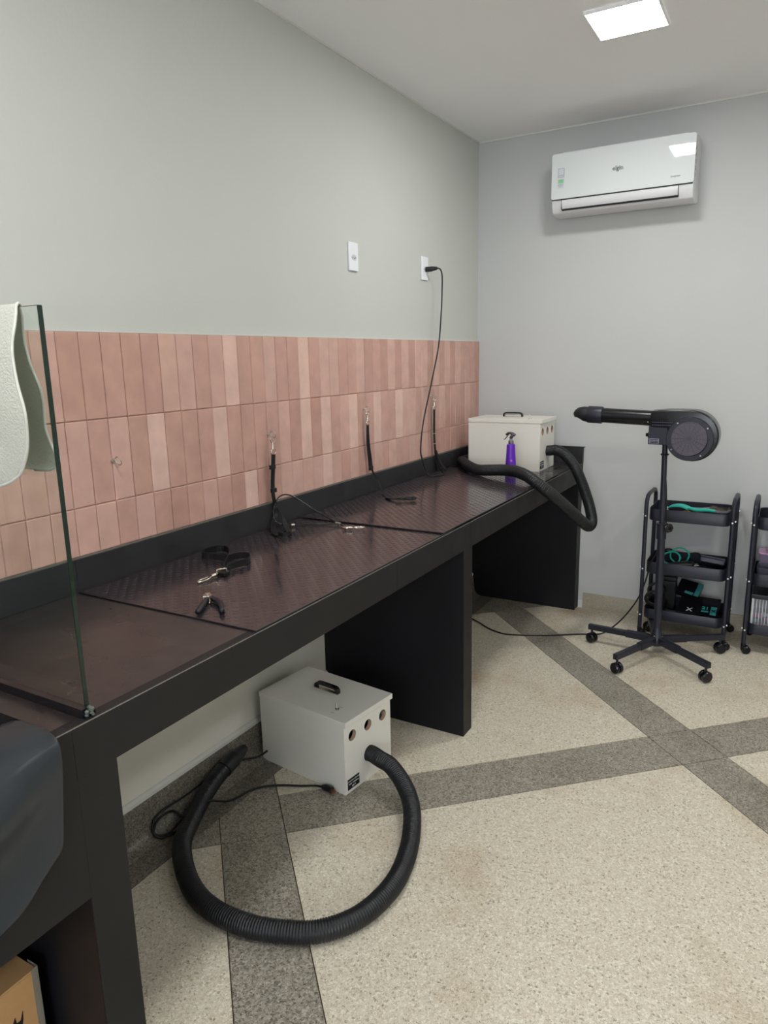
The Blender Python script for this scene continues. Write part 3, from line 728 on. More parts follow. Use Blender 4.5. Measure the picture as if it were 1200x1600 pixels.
st1 = R1 @ Vector((L+.015, .135, .099)); st2 = R1 @ Vector((L+.055, .128, .096))
hose(b1, [st, st1, st2, (.580, -2.155, .090), (.650, -2.195, .066), (.712, -2.258, .046), (.763, -2.35, .033), (.808, -2.47, .030), (.829, -2.60, .030), (.808, -2.73, .030), (.742, -2.826, .030), (.651, -2.876, .030), (.56, -2.902, .030), (.45, -2.905, .030), (.35, -2.878, .030), (.25, -2.818, .030), (.17, -2.745, .034), (.123, -2.655, .042), (.095, -2.575, .060), (.080, -2.50, .082), (.075, -2.43, .098)])
bm = B(); tube(bm, [(.078, -2.452, .094), (.074, -2.41, .102), (.070, -2.375, .104), (.066, -2.345, .105), (.064, -2.325, .106)], .030, n=18, step=.004, rf=lambda s: 1.02 if s < .055 else max(.5, 1.02-(s-.055)*7))
obj('nozzle', bm, matte_black, b1, smooth=True)
bm = B(); tube(bm, [(.365, -2.268, .008), (.335, -2.272, .006), (.289, -2.295, .0045), (.238, -2.318, .0045), (.188, -2.349, .0045), (.15, -2.395, .0045), (.137, -2.45, .006), (.138, -2.51, .025), (.128, -2.575, .062), (.108, -2.62, .066), (.085, -2.665, .035), (.074, -2.70, .010), (.060, -2.73, .009), (.045, -2.745, .022), (.038, -2.73, .042), (.035, -2.695, .052), (.035, -2.655, .043), (.050, -2.64, .024), (.075, -2.655, .010), (.082, -2.69, .005), (.068, -2.735, .007), (.047, -2.748, .022), (.034, -2.735, .052), (.031, -2.693, .066), (.031, -2.595, .060), (.031, -2.504, .062), (.031, -2.408, .06), (.035, -2.33, .05), (.07, -2.26, .04), (.075, -2.20, .04)], .0038, n=8, step=.006)
obj('power_cable', bm, cord_m, b1, smooth='all')
bm = B(); tube(bm, [(.362, -2.268, .009), (.380, -2.270, .011), (.398, -2.272, .012), (.408, -2.274, .012)], .0105, n=12, rf=lambda s: .6+.5*min(1, s/.015)); pg = obj('plug', bm, matte_black, b1, smooth=True)
copper = mat('copper_pin', srgb(214, 150, 116), .3, 1)
for d_ in (-.0055, 0, .0055): obj('pin', cyl(B(), (.406, -2.275+d_, .0105), (.424, -2.277+d_, .0100), .0021, n=8), copper, pg)
R2 = W[b2]
hp = R2 @ Vector((L-.02, .135, .098)); hp1 = R2 @ Vector((L+.02, .135, .100))
hose(b2, [hp, hp1, (.585, -.275, .972), (.645, -.30, .945), (.705, -.33, .885), (.755, -.36, .80), (.80, -.40, .71), (.826, -.44, .650), (.834, -.48, .626), (.830, -.53, .626), (.816, -.60, .664), (.785, -.70, .734), (.745, -.79, .804), (.70, -.86, .866), (.655, -.875, .902), (.60, -.845, .922), (.53, -.79, .928), (.45, -.752, .924), (.37, -.735, .916), (.29, -.70, .909), (.20, -.61, .914), (.13, -.50, .912), (.080, -.41, .903), (.068, -.28, .897), (.068, -.16, .897)], .0275)

# ------------------------------------------------------------------ purple spray bottle
bx, by, bz = .447, -.625, ZC+.0125
bt = thing('spray_bottle', 'slim purple spray bottle with silver trigger on the mat before the white box', 'spray bottle', (bx, by, bz))
bm = B(); lathe(bm, [(0, 0), (.027, 0), (.0285, .003), (.0282, .02), (.0255, .07), (.0225, .120), (.0215, .154), (.0205, .158), (.014, .161), (0, .161)], (bx, by, bz))
obj('bottle_body', bm, purple_m, bt, smooth=True)
bm = B(); lathe(bm, [(0, .150), (.0125, .150), (.0135, .153), (.0135, .166), (.010, .169), (.007, .172), (.007, .185), (0, .185)], (bx, by, bz+.010))
obj('collar', bm, mat('grey_chrome', srgb(150, 148, 152), .3, .9), bt, smooth=True)
bm = B()
tube(bm, [(bx+.020, by-.004, bz+.010+.196), (bx+.010, by, bz+.010+.202), (bx-.004, by, bz+.010+.206), (bx-.018, by+.002, bz+.010+.204), (bx-.028, by+.003, bz+.010+.197)], .0085, n=12, step=.003, rf=lambda s: 1-.35*min(1, s/.05))
tube(bm, [(bx-.002, by, bz+.010+.180), (bx+.004, by, bz+.010+.190), (bx+.008, by, bz+.010+.200)], .0085, n=10, step=.003)
hd = obj('spray_head', bm, mat('spray_chrome', srgb(140, 138, 146), .22, 1), bt, smooth='all')
bm = B(); ribbon(bm, [(bx-.012, by, bz+.010+.200), (bx-.020, by, bz+.010+.190), (bx-.027, by, bz+.010+.180), (bx-.037, by, bz+.010+.172)], (0, 1, 0), .010, .003, step=.003)
obj('trigger', bm, matte_black, bt)
bm = B(); cyl(bm, (bx+.012, by-.0235, bz+.078), (bx+.0125, by-.0245, bz+.078), .005, n=12); obj('printed_dot', bm, mat('pinkish_print', srgb(196, 130, 170), .5), bt)

# ------------------------------------------------------------------ dryer on a stand
hx, hy = 1.195, -.54
sd = thing('stand_dryer', 'black blow dryer with long barrel on a wheeled five-legged stand', 'dryer', (hx, hy, 0))
def caster(bm_wheel, p, ang, r=.024):
    pass
bm = B(); lathe(bm, [(0, .055), (.026, .055), (.032, .062), (.032, .100), (.026, .108), (.018, .150), (0, .150)], (hx, hy, 0)); hub = obj('hub', bm, steel_black, sd, smooth=True)
bm = B()
for a in range(5):
    A = math.radians(32+72*a+5); cyl(bm, (hx+.03*math.cos(A), hy+.03*math.sin(A), .108), (hx+.03*math.cos(A), hy+.03*math.sin(A), .113), .0055, n=8)
obj('bolt', bm, chrome_m, hub, kind='stuff')
for a in (32, 106, 176, 247, 320):
    A = math.radians(a); R_ = .325; M_ = Matrix.Translation((hx, hy, 0)) @ Matrix.Rotation(A, 4, 'Z')
    bm = B(); box(bm, .02, .15, -.015, .015, .068, .102, M=M_); box(bm, .14, R_+.018, -.0125, .0125, .071, .099, M=M_)
    lg = obj('leg', bm, steel_black, sd, bevel=.003)
    bm = B(); cyl(bm, M_ @ Vector((R_, 0, .045)), M_ @ Vector((R_, 0, .072)), .006, n=10); obj('caster_stem', bm, steel_black, lg, smooth=True)
    sw = Matrix.Rotation(random.uniform(-.9, .9), 4, 'Z'); c0 = M_ @ Vector((R_, 0, .0265)); MW = Matrix.Translation(c0) @ sw
    bm = B()
    for s in (-1, 1):
        lathe(bm, [(0, s*.003), (.0245, s*.003), (.0265, s*.006), (.0265, s*.016), (.022, s*.021), (.008, s*.0225), (0, s*.0225)], M=MW @ Matrix.Rotation(0, 4, 'Z'), axis='Y', n=22)
    obj('caster', bm, gloss_black, lg, smooth=True)
px, py = 1.175, -.53
bm = B(); cyl(bm, (hx, hy, .10), (hx-.010, hy+.005, .66), .0185, n=20); low_p = obj('lower_pole', bm, steel_black, sd, smooth=True)
bm = B(); cyl(bm, (hx-.010, hy+.005, .64), (px, py, 1.075), .0135, .0125, n=18); obj('upper_pole', bm, steel_black, sd, smooth=True)
bm = B(); cyl(bm, (hx-.010, hy+.005, .600), (hx-.0105, hy+.005, .675), .023, n=20); cyl(bm, (hx-.0105, hy+.005, .668), (hx-.0105, hy+.005, .676), .025, n=20); obj('clamp_collar', bm, steel_black, sd, smooth=True)
bm = B(); cyl(bm, (hx+.005, hy-.005, .662), (hx+.022, hy-.022, .662), .006, n=10)
lathe(bm, [(0, 0), (.020, 0), (.0235, .003), (.0235, .011), (.016, .016), (.008, .016), (.006, .010), (0, .010)], M=Matrix.Translation((hx+.020, hy-.016, .662)) @ Matrix.Rotation(math.radians(40), 4, 'Z') @ Matrix.Rotation(PI/2, 4, 'X'), n=7)
obj('clamp_knob', bm, gloss_black, sd, smooth=True)
bm = B(); lathe(bm, [(.013, 0), (.0175, .001), (.0205, .005), (.0175, .009), (.013, .010)], (px+.0015, py-.0005, 1.005)); obj('pole_ring', bm, steel_black, sd, smooth=True)
# blower: snail housing, face towards the room (-y)
cx, cz = 1.293, 1.097; yf, yb = -.595, -.485
N_ = 40; poly = []
# spiral from the throat (upper left) clockwise
for i in range(N_+1):
    a = math.radians(90-i/N_*255); r = .127-.030*i/N_
    poly.append((cx+r*math.cos(a), cz+r*math.sin(a)))
poly = [(1.113, 1.218), (1.18, 1.2235), (1.24, 1.2245)]+poly+[(1.195, 1.080), (1.185, 1.136), (1.113, 1.140)]
bm = B(); prism(bm, poly, 'y', yf, yb); obj('blower_housing', bm, gloss_black, sd, smooth=True, bevel=.008, seg=3)
Mf = Matrix.Translation((1.289, 0, 1.094)) 
bm = B(); lathe(bm, [(.0790, 0), (.0985, 0), (.1005, -.003), (.1005, -.010), (.0790, -.010), (.0790, 0)], M=Matrix.Translation((1.289, yf-.010, 1.094)) @ Matrix.Identity(4), axis='Y', n=48)
fl_ = obj('inlet_flange', bm, steel_black, sd, smooth=True)
bm = B(); lathe(bm, [(0, 0), (.079, 0), (.079, .002), (0, .002)], M=Matrix.Translation((1.284, yf-.006, 1.096)), axis='Y', n=40); gr = obj('foam_filter', bm, grille_m, sd, smooth=True)
bm = B()
for rr in (.012, .024, .036, .048, .060, .072):
    pts = [(1.286+rr*math.cos(2*PI*k/28), yf-.010, 1.0955+rr*math.sin(2*PI*k/28)) for k in range(29)]; tube(bm, pts, .0007, n=5, smooth=False, caps=False)
for k in range(8):
    a = PI*k/8; tube(bm, [(1.286-.078*math.cos(a), yf-.009, 1.0955-.078*math.sin(a)), (1.286+.078*math.cos(a), yf-.009, 1.0955+.078*math.sin(a))], .0007, n=5, smooth=False)
obj('guard', bm, mat('guard_wire', srgb(92, 88, 104), .5, .5), gr, smooth='all')
for a in (35, 127, 214, 305):
    A = math.radians(a); x_, z_ = 1.289+.0895*math.cos(A), 1.094+.0895*math.sin(A)
    bm = B(); cyl(bm, (x_, yf-.010, z_), (x_, yf-.0135, z_), .0036, n=10); obj('screw', bm, chrome_m, fl_)
bm = B(); box(bm, 1.108, 1.205, -.5945, -.500, 1.062, 1.150); sb = obj('switch_box', bm, steel_black, sd, bevel=.003)
bm = B()
for k in range(2):
    for j in range(11):
        box(bm, 1.122+j*.0085, 1.1275+j*.0085, yf-.0008, yf+.002, 1.151+k*.013, 1.1555+k*.013)
obj('vent_slot', bm, mat('slot_edge', srgb(66, 64, 84), .5), sb, kind='stuff')
lp = obj('rating_plate', box(B(), 1.114, 1.156, -.5958, -.5944, 1.067, 1.090), mat('plate_grey', srgb(150, 146, 168), .5), sb)
for k in range(3): bm = B(); box(bm, 1.1165, 1.1535, -.5965, -.5957, 1.0695+k*.0068, 1.0735+k*.0068); obj('plate_band', bm, gloss_black, lp)
bm = B(); cyl(bm, (1.108, -.545, 1.102), (1.100, -.545, 1.102), .0145, n=18); cyl(bm, (1.100, -.545, 1.102), (1.089, -.545, 1.102), .009, .008, n=16); obj('speed_knob', bm, gloss_black, sb, smooth=True)
# barrel, slightly rising to the left
BA, BB = Vector((1.125, -.54, 1.179)), Vector((.865, -.54, 1.190)); bd = (BB-BA).normalized()
def along(prof, n=32):
    q = bd.to_track_quat('Z', 'Y').to_matrix().to_4x4(); bm = B(); lathe(bm, prof, M=Matrix.Translation(BA) @ q, n=n); return bm
obj('barrel', along([(.0, -.02), (.0385, -.02), (.0385, .0), (.0362, .002), (.0355, .26), (0, .26)]), gloss_black, sd, smooth=True)
obj('barrel_collar', along([(.036, .243), (.0405, .244), (.0415, .248), (.0415, .310), (.0405, .313), (.036, .314)]), steel_black, sd, smooth=True)
bm = along([(.0365, .30), (.0368, .318), (.037, .334), (.0345, .352), (.0285, .366), (.019, .377), (.008, .384), (0, .387)])
for v in bm.verts:      # lower lip is cut away
    ax = (v.co-BA).dot(bd)
    if ax > .33 and v.co.z < (BA+bd*ax).z-.018: v.co.z += .010*min(1, (ax-.33)/.02)
obj('nozzle', bm, matte_black, sd, smooth=True)
bm = B(); cyl(bm, (1.10, -.5745, 1.165), (1.10, -.578, 1.165), .003, n=8); obj('screw', bm, chrome_m, sd)
bm = B(); tube(bm, [(1.16, -.50, 1.07), (1.175, -.49, .95), (1.19, -.49, .80), (1.19, -.46, .60), (1.13, -.38, .45), (1.115, -.355, .415), (1.098, -.355, .33), (1.072, -.36, .24), (1.035, -.365, .165), (.985, -.37, .09), (.93, -.375, .03), (.89, -.395, .006), (.84, -.425, .0045), (.773, -.459, .0045), (.70, -.51, .0045), (.626, -.554, .0045), (.53, -.60, .0045), (.437, -.629, .0045), (.36, -.61, .0045), (.305, -.58, .0045), (.24, -.53, .0045), (.175, -.49, .0045), (.12, -.45, .0045)], .0038, n=8)
obj('power_cable', bm, cord_m, sd, smooth='all')

# ------------------------------------------------------------------ trolleys
def rrect(x0, x1, y0, y1, r, n=5):
    P = []
    for cx_, cy_, a0 in ((x1-r, y1-r, 0), (x0+r, y1-r, 90), (x0+r, y0+r, 180), (x1-r, y0+r, 270)):
        for k in range(n+1):
            a = math.radians(a0+90*k/n); P.append((cx_+r*math.cos(a), cy_+r*math.sin(a)))
    return P
def tray_bm(x0, x1, y0, y1, z0, z1):
    bm = B(); R_ = .035
    def ring(d, z): return [bm.verts.new((p[0], p[1], z)) for p in rrect(x0+d, x1-d, y0+d, y1-d, R_-d)]
    o0 = ring(.004, z0); o1 = ring(0, z0+.004); o2 = ring(0, z1-.002); o3 = ring(.0012, z1); i1 = ring(.0032, z1-.001); i2 = ring(.0032, z0+.003)
    for a, b in ((o0, o1), (o1, o2), (o2, o3), (o3, i1), (i1, i2)):
        for k in range(len(a)): bm.faces.new((a[k], a[(k+1) % len(a)], b[(k+1) % len(b)], b[k]))
    bm.faces.new(o0[::-1]); bm.faces.new(i2); return bm
TR = [(.636, .698), (.352, .416), (.1035, .158)]
def trolley(x0, label):
    """three-tier trolley; posts at x0 and x0+.41"""
    x1 = x0+.405; yf, yb = -.318, -.042
    t = thing('trolley', label, 'trolley', ((x0+x1)/2, -.18, 0), 0, 'black three-tier trolleys against the far wall')
    for z0, z1 in TR: obj('tray', tray_bm(x0+.012, x1-.012, yf+.003, yb-.003, z0, z1), steel_black, t, smooth=True)
    for x in (x0, x1):
        bm = B(); tube(bm, [(x, yf, .05), (x, yf, .70), (x, yf+.004, .735), (x, yf+.03, .758), (x, yf+.07, .764), (x, yb-.07, .764), (x, yb-.03, .758), (x, yb-.004, .735), (x, yb, .70), (x, yb, .05)], .0105, n=12, smooth=False)
        pf = obj('side_frame', bm, steel_black, t, smooth=True)
        for y in (yf, yb):
            s = -1 if x == x0 else 1
            for z0, z1 in TR:
                bm = B(); cyl(bm, (x+s*.0095, y, (z0+z1)/2), (x+s*.0150, y, (z0+z1)/2), .0050, .0040, n=8)
                if y == yf: cyl(bm, (x, y-.0095, (z0+z1)/2-.006), (x, y-.0145, (z0+z1)/2-.006), .0046, .0035, n=8)
                obj('bolt', bm, bolt_m, pf, smooth=True)
            bm = B()
            for q in (-1, 1): lathe(bm, [(0, q*.003), (.019, q*.003), (.0205, q*.006), (.0205, q*.012), (.016, q*.016), (0, q*.016)], M=Matrix.Translation((x+.012, y, .0205)) @ Matrix.Rotation(.4, 4, 'Z'), axis='Y', n=18)
            cyl(bm, (x, y, .028), (x, y, .052), .012, n=12)
            obj('caster', bm, gloss_black, t, smooth=True)
    return t
trolley(1.073, 'black three-tier trolley holding brushes and cases, behind the stand dryer')
trolley(1.572, 'black three-tier trolley cut off by the right frame edge, holding plastic tubs')

# contents of trolley 1 -- top tray
z0 = .6395
def slicker(name, label, hx0, hy0, hz0, ang, tilt, body, pins_up, hl=.105):
    t = thing(name, label, 'brush', (hx0, hy0, hz0), ang, 'pet brushes in the top tray')
    # local: head centred at origin, handle runs +x
    bm = B(); n = 14; rows = []
    for i in range(n+1):
        u = -1+2*i/n; x = .048*u; zc = .012*(1-u*u) if not pins_up else -.006*(1-u*u)
        rows.append([bm.verts.new((x, y_, zc+d_)) for y_, d_ in ((-.03, 0), (.03, 0), (.03, .007), (-.03, .007))])
    for a, b in zip(rows, rows[1:]):
        for k in range(4): bm.faces.new((a[k], a[(k+1) % 4], b[(k+1) % 4], b[k]))
    bm.faces.new(rows[0][::-1]); bm.faces.new(rows[-1]); 
    hd = obj('brush_head', bm, body, t, smooth=True, local=True)
    bm = B(); tube(bm, [(.040, 0, .004), (.060, 0, .004), (.085, 0, -.004+tilt*.3), (.085+hl*.5, 0, -.006+tilt), (.085+hl, 0, -.008+tilt)], .009, n=12, rf=lambda s: .8+.35*math.sin(min(1, s/(hl+.04))*PI)); obj('handle', bm, body, t, smooth='all', local=True)
    bm = B(); V, F = [], []
    s = 1 if pins_up else -1; zb = .007 if pins_up else 0
    for i in range(15):
        for j in range(8):
            x = -.042+.006*i; y = -.026+.0074*j; u = x/.048; z = zb+(.012*(1-u*u) if not pins_up else -.006*(1-u*u)); k = len(V)
            V += [(x-.0006, y, z), (x+.0006, y, z), (x+.0006, y+.0009, z+s*.017), (x-.0004, y+.0009, z+s*.017)]; F.append((k, k+1, k+2, k+3))
    me = bpy.data.meshes.new('pins'); me.from_pydata(V, [], F); me.materials.append(chrome_m); o = bpy.data.objects.new('pins', me); C.objects.link(o); o.parent = hd; o['kind'] = 'stuff'
    return t
slicker('slicker_brush', 'teal slicker brush with its pins down in the top tray', 1.218, -.215, .692, -.12, .010, teal_m, False, .09)
slicker('slicker_brush', 'grey slicker brush with its pins turned up beside the teal brush', 1.405, -.165, .684, 2.9, .0, pad_m, True, .07)
o = obj('comb', box(B(), -.05, .05, -.016, .016, -.003, .003, M=Matrix.Translation((1.290, -.235, .668)) @ Matrix.Rotation(-.35, 4, 'Z') @ Matrix.Rotation(.28, 4, 'Y')), orange_m, bevel=.002); tag(o, 'small orange comb lying under the teal brush handle', 'comb')
bm = B(); lathe(bm, [(0, 0), (.016, 0), (.017, .004), (.017, .034), (.012, .040), (.011, .052), (0, .052)], (1.150, -.20, z0)); o = obj('small_bottle', bm, whitep_m, smooth=True); tag(o, 'small white bottle at the left end of the top tray', 'bottle')
# middle tray
z0 = .3555
def coil(x, y, z, r, m, name, label, tilt, turns=3, cat='cable', th=.0042):
    pts = []; n = 16
    for i in range(int(turns*n)+1):
        a = 2*PI*i/n; rr = r*(1-.06*(i/n)); v = Vector((rr*math.cos(a), rr*math.sin(a)*.9, .004*math.sin(a*2)+.0035*i/n))
        v = Matrix.Rotation(tilt, 3, 'X') @ v; pts.append(Vector((x, y, z))+v)
    o = obj(name, tube(B(), pts, th, n=8, step=.01), m, smooth='all'); tag(o, label, cat); return o
coil(1.190, -.175, .409, .046, teal_m, 'coiled_lead', 'teal cord curled up in front in the middle tray', .75, 1.6, 'cord', .0045)
coil(1.225, -.125, .414, .048, teal_m, 'coiled_lead', 'teal cord arching up behind the other one in the middle tray', 1.15, 1.0, 'cord', .0045)
coil(1.160, -.095, .402, .042, cord_m, 'coiled_cable', 'black cable coiled at the left of the middle tray', .9, 3)
coil(1.300, -.115, .400, .042, cord_m, 'coiled_cable', 'black cable coiled in the centre of the middle tray', .9, 3)
bc = thing('case', 'dark grey flat case propped at the right end of the middle tray', 'case', (1.388, -.17, z0))
Mx = Matrix.Translation((1.392, -.165, z0+.054)) @ Matrix.Rotation(.09, 4, 'Y') @ Matrix.Rotation(-.42, 4, 'X')
obj('case_body', box(B(), -.057, .057, -.080, .080, -.017, .008, M=Mx), bin_m, bc, bevel=.006)
obj('case_lid', box(B(), -.057, .057, -.080, .080, .009, .017, M=Mx), bin_m, bc, bevel=.004)
def clipper(p, rz, tilt, label, name='hair_clipper'):
    t = thing(name, label, 'clipper', p, rz, 'hair clippers in the trolley')
    Mq = Matrix.Rotation(tilt, 4, 'Y')
    bm = B(); tube(bm, [Mq @ Vector(q) for q in ((-.07, 0, .020), (-.03, 0, .022), (.02, 0, .023), (.055, 0, .021))], .021, n=14, rf=lambda s: .85+.2*math.sin(min(1, s/.125)*PI)); bd_ = obj('clipper_body', bm, matte_black, t, smooth='all', local=True)
    obj('blade', box(B(), .052, .078, -.019, .019, .012, .024, M=Mq), chrome_m, t, bevel=.002, local=True)
    obj('switch', box(B(), -.01, .012, -.006, .006, .040, .047, M=Mq), gloss_black, bd_, bevel=.002, local=True)
clipper((1.255, -.215, z0+.010), .3, -.1, 'black hair clipper in the middle tray of the trolley')
# bottom tray
z0 = .1072
kb = thing('boxed_kit', 'black carton with a white cross mark and teal panels, propped in the bottom tray', 'box', (1.34, -.19, z0))
Mx = Matrix.Translation((1.348, -.262, z0+.001)) @ Matrix.Rotation(-.02, 4, 'Z') @ Matrix.Rotation(.30, 4, 'X')
obj('carton', box(B(), -.103, .093, 0, .165, 0, .045, M=Mx), gloss_black, kb, bevel=.002)
obj('teal_panel', box(B(), .012, .046, .030, .044, .0451, .0457, M=Mx), teal_label, kb); obj('teal_panel', box(B(), .055, .084, .012, .085, .0451, .0457, M=Mx), teal_label, kb)
obj('lettering', text_bm('X', .042, Mx @ face_M((-.045, .034, .0454), (1, 0, 0), (0, 1, 0)), bold=.0006), whitep_m, kb)
obj('lettering', text_bm('21', .034, Mx @ face_M((.029, .064, .0454), (1, 0, 0), (0, 1, 0)), bold=.001), teal_m, kb)
obj('lettering', text_bm('X', .030, Mx @ face_M((.0695, .045, .0459), (1, 0, 0), (0, 1, 0)), bold=.001), gloss_black, kb)
k2 = thing('boxed_kit', 'second black carton with a teal corner panel, lying tilted on the first carton', 'box', (1.30, -.13, z0+.09))
Mx = Matrix.Translation((1.275, -.130, z0+.130)) @ Matrix.Rotation(-.12, 4, 'Z') @ Matrix.Rotation(.16, 4, 'Y') @ Matrix.Rotation(.62, 4, 'X')
obj('carton', box(B(), -.045, .070, -.045, .045, -.018, .018, M=Mx), gloss_black, k2, bevel=.002)
obj('teal_panel', box(B(), .045, .069, -.042, .042, .0181, .0187, M=Mx), teal_label, k2); obj('teal_panel', box(B(), -.002, .040, -.042, -.026, .0181, .0187, M=Mx), teal_label, k2)
k3 = thing('case', 'black case standing at the back of the bottom tray', 'case', (1.19, -.10, z0))
obj('case_body', box(B(), 1.135, 1.215, -.120, -.062, z0, z0+.155), matte_black, k3, bevel=.006); obj('case_lid', box(B(), 1.133, 1.217, -.122, -.060, z0+.156, z0+.180), matte_black, k3, bevel=.006)
clipper((1.160, -.178, z0+.014), 1.45, -.12, 'black hair clipper leaning in the bottom tray nearest the pole')
clipper((1.195, -.284, z0+.006), 0, -.1, 'black hair clipper lying in front in the bottom tray')
coil(1.125, -.215, z0+.078, .05, cord_m, 'coiled_cable', 'thick black cable coiled at the left of the bottom tray', .9, 4, th=.005)
coil(1.12, -.13, z0+.10, .045, cord_m, 'coiled_cable', 'black cable looped high behind in the bottom tray', 1.1, 4, th=.005)

# contents of trolley 2
def tub(name, label, x0, x1, y0, y1, z0_, h, m, lid=None, flare=.006, cat='container', group=None):
    t = thing(name, label, cat, ((x0+x1)/2, (y0+y1)/2, z0_), 0, group)
    bm = B()
    def ring(d, z): return [bm.verts.new((p[0], p[1], z)) for p in rrect(x0+d, x1-d, y0+d, y1-d, .014, 3)]
    a = ring(flare, z0_); b = ring(0, z0_+h); c = ring(.002, z0_+h); d = ring(flare+.002, z0_+.002)
    for p, q in ((a, b), (b, c), (c, d)):
        for k in range(len(p)): bm.faces.new((p[k], p[(k+1) % len(p)], q[(k+1) % len(q)], q[k]))
    bm.faces.new(a[::-1]); bm.faces.new(d); obj('tub_body', bm, m, t, smooth=True)
    if lid:
        bm = B(); prism(bm, rrect(x0-.003, x1+.003, y0-.003, y1+.003, .015, 3), 'z', z0_+h+.0003, z0_+h+.008); obj('lid', bm, lid, t, bevel=.001)
    return t
tub('plastic_tub', 'small clear tub with white contents and lid in the top tray at the right', 1.632, 1.76, -.27, -.15, .6395, .085, clearbox, whitep_m)
o = obj('white_filling', box(B(), 1.643, 1.749, -.259, -.161, .6425, .680), yellow_m, bevel=.006); tag(o, 'creamy white pads inside the small clear tub', 'pads')
tub('plastic_tub', 'lilac tub with pink lid behind the grey bin in the middle tray', 1.60, 1.80, -.17, -.06, .3555, .125, lilac_m, pink_m)
tub('plastic_tub', 'open dark grey bin in the middle tray of the right trolley', 1.598, 1.82, -.285, -.19, .3555, .085, bin_m)
rb = thing('ribbed_organizer', 'clear ribbed plastic box of colourful bits in the bottom tray', 'container', (1.70, -.18, .086))
x0, x1, y0_, y1_, zz0, zz1 = 1.592, 1.80, -.262, -.07, .1075, .275
bm = B(); box(bm, x0, x1, y0_, y0_+.002, zz0, zz1); box(bm, x0, x1, y1_-.002, y1_, zz0, zz1); box(bm, x0, x0+.002, y0_, y1_, zz0, zz1); box(bm, x1-.002, x1, y0_, y1_, zz0, zz1); box(bm, x0, x1, y0_, y1_, zz0, zz0+.002)
obj('clear_wall', bm, clearbox, rb)
for k in range(15):
    x = x0+.006+k*.0137; obj('rib', box(B(), x, x+.0026, y0_-.003, y0_, zz0+.004, zz1-.004), whitep_m, rb)
bm = B(); box(bm, x0-.001, x1+.001, y0_-.004, y0_, zz0, zz0+.005); box(bm, x0-.001, x0+.006, y0_-.004, y0_, zz0, zz1); obj('rim', bm, whitep_m, rb)
obj('lid', box(B(), x0-.006, x1+.006, y0_-.006, y1_+.004, zz1, zz1+.022), steel_black, rb, bevel=.004)
BOWS = [(red_m, 'red bow inside the ribbed box', (1.690, -.242, .165), (.034, .012, .014)),
        (yellow_m, 'yellow bow at the bottom of the ribbed box', (1.640, -.242, .130), (.034, .014, .013)),
        (greenc_m, 'green bow at the bottom of the ribbed box', (1.715, -.242, .127), (.032, .014, .013)),
        (pinkc_m, 'pink bow at the left end inside the ribbed box', (1.620, -.242, .183), (.020, .012, .014)),
        (whitep_m, 'white bow inside the ribbed box above the yellow one', (1.662, -.242, .190), (.026, .012, .012)),
        (greenc_m, 'green bow standing at the left end of the ribbed box', (1.612, -.242, .152), (.014, .012, .013)),
        (whitep_m, 'white bow at the right inside the ribbed box', (1.745, -.242, .165), (.022, .012, .014))]
for m_, lb, p, sc in BOWS:
    bm = B(); sphere(bm, (p[0]-sc[0]*.5, p[1], p[2]), 1, (sc[0]*.55, sc[1], sc[2])); sphere(bm, (p[0]+sc[0]*.5, p[1], p[2]), 1, (sc[0]*.55, sc[1], sc[2])); sphere(bm, p, 1, (sc[2]*.5, sc[1]*1.1, sc[2]*.5), 8, 6)
    o = obj('cloth_bow', bm, m_, smooth='all'); tag(o, lb, 'bow', 'bows in the ribbed box')

# ------------------------------------------------------------------ air conditioner
ac = thing('air_conditioner', 'white split air conditioner unit high on the far wall', 'air conditioner', (.835, 0, 2.2))
x0, x1 = .492, 1.180; KS = .006
prof = [(-.0005, 2.213), (-.0005, 2.497), (-.06, 2.505), (-.165, 2.497), (-.186, 2.485), (-.196, 2.270), (-.190, 2.235), (-.172, 2.207), (-.135, 2.196), (-.05, 2.200)]
bm = B(); prism(bm, prof, 'x', x0, x1); obj('body', bm, ac2_m, ac, smooth=True, bevel=.006, seg=3)
# top intake grille
bm = B()
for k in range(7): box(bm, x0+.04, x1-.04, -.155+k*.018, -.148+k*.018, 2.500, 2.506)
obj('intake_slat', bm, ac2_m, ac, kind='stuff')
# glossy front panel, slightly proud and taller than the body
bm = B(); pp = rrect(x0-.002, x1+.001, 2.272, 2.492, .012, 4)
A_ = [bm.verts.new((p[0], -.190-(2.492-p[1])*KS, p[1])) for p in pp]; Bq = [bm.verts.new((p[0], -.1995-(2.492-p[1])*KS, p[1])) for p in pp]
bm.faces.new(A_[::-1]); bm.faces.new(Bq)
for i in range(len(pp)): j = (i+1) % len(pp); bm.faces.new((A_[i], A_[j], Bq[j], Bq[i]))
fp = obj('front_panel', bm, ac_m, ac, bevel=.0015)
slope = lambda z: -.2000-(2.492-z)*KS
obj('panel_gap', box(B(), x0+.002, x1-.003, -.2035, -.185, 2.2675, 2.2715), dark_gap, ac)
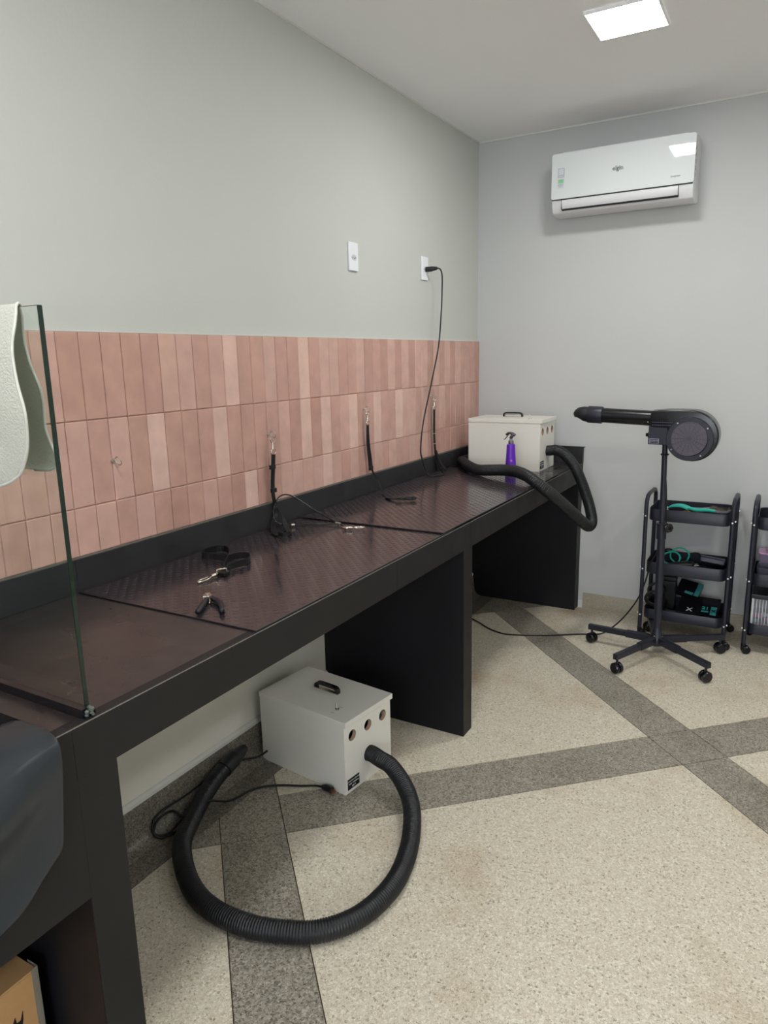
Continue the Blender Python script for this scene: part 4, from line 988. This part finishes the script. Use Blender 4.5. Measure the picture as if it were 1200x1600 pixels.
# louvre below
bm = B(); prism(bm, [(-.1985, 2.266), (-.2005, 2.262), (-.196, 2.236), (-.186, 2.222), (-.180, 2.226)], 'x', x0+.055, x1-.068); obj('louvre', bm, ac2_m, ac, smooth=True)
bm = B(); box(bm, x0+.0525, x0+.0545, -.1985, -.18, 2.222, 2.267); box(bm, x1-.0675, x1-.0655, -.1985, -.18, 2.222, 2.267); prism(bm, [(-.1935, 2.2235), (-.1875, 2.2165), (-.17, 2.2165), (-.17, 2.2235)], 'x', x0+.053, x1-.066); obj('louvre_gap', bm, dark_gap, ac)
def act(s_, size, x, z, m_, nm='lettering', bold=0):
    obj(nm, text_bm(s_, size, face_M((x, slope(z)-.0006, z), (1, 0, 0), (0, -KS, 1)), .0003, bold), m_, fp)
act('elgin', .029, .825, 2.383, ink_m, bold=.0006)
act('inverter', .014, 1.098, 2.309, ink_m)
def stick(x, z, w_, h_, m_): 
    return obj('sticker', box(B(), -w_/2, w_/2, -h_/2, h_/2, 0, .0004, M=face_M((x, slope(z)-.0001, z), (1, 0, 0), (0, -KS, 1))), m_, fp)
stick(.540, 2.398, .032, .044, ink2_m); stick(.540, 2.398, .029, .041, greyst_m).location.y = -.0004
act('10', .026, .540, 2.403, ink2_m, bold=.0008); act('ANOS', .009, .540, 2.385, ink2_m)
stick(.540, 2.346, .032, .046, greyst_m); o = stick(.540, 2.357, .028, .021, greenst_m); o.location.y = -.0004
act('A', .016, .540, 2.357, whitep_m); act('INMETRO', .0062, .540, 2.339, ink_m); act('PROCEL', .0058, .540, 2.331, ink_m)
for z in (2.425, 2.41):
    obj('status_light', box(B(), 1.142, 1.147, slope(z)-.0008, slope(z), z-.0025, z+.0025), whitep_m, fp)
# side vent of the body
bm = B()
for k in range(5): box(bm, x1, x1+.0012, -.175, -.172, 2.30+k*.03, 2.318+k*.03)
obj('side_notch', bm, dark_gap, ac)

# ------------------------------------------------------------------ ceiling lamps
for i, (x, y) in enumerate(LAMPS):
    t = thing('ceiling_lamp', ['square white panel lamp in the ceiling above the far end', 'square panel lamp to the right of the far lamp, out of frame', 'square panel lamp over the middle of the room, out of frame', 'square panel lamp over the glass panel, out of frame'][i], 'lamp', (x, y, H), 0, 'square panel lamps in the ceiling')
    h = .121
    obj('diffuser', box(B(), x-h, x+h, y-h, y+h, H-.010, H-.002), lamp_m, t)
    bm = B(); f = .006
    for q in ((x-h-f, x+h+f, y-h-f, y-h), (x-h-f, x+h+f, y+h, y+h+f), (x-h-f, x-h, y-h, y+h), (x+h, x+h+f, y-h, y+h)): box(bm, q[0], q[1], q[2], q[3], H-.012, H-.0005)
    obj('frame', bm, lampframe, t)
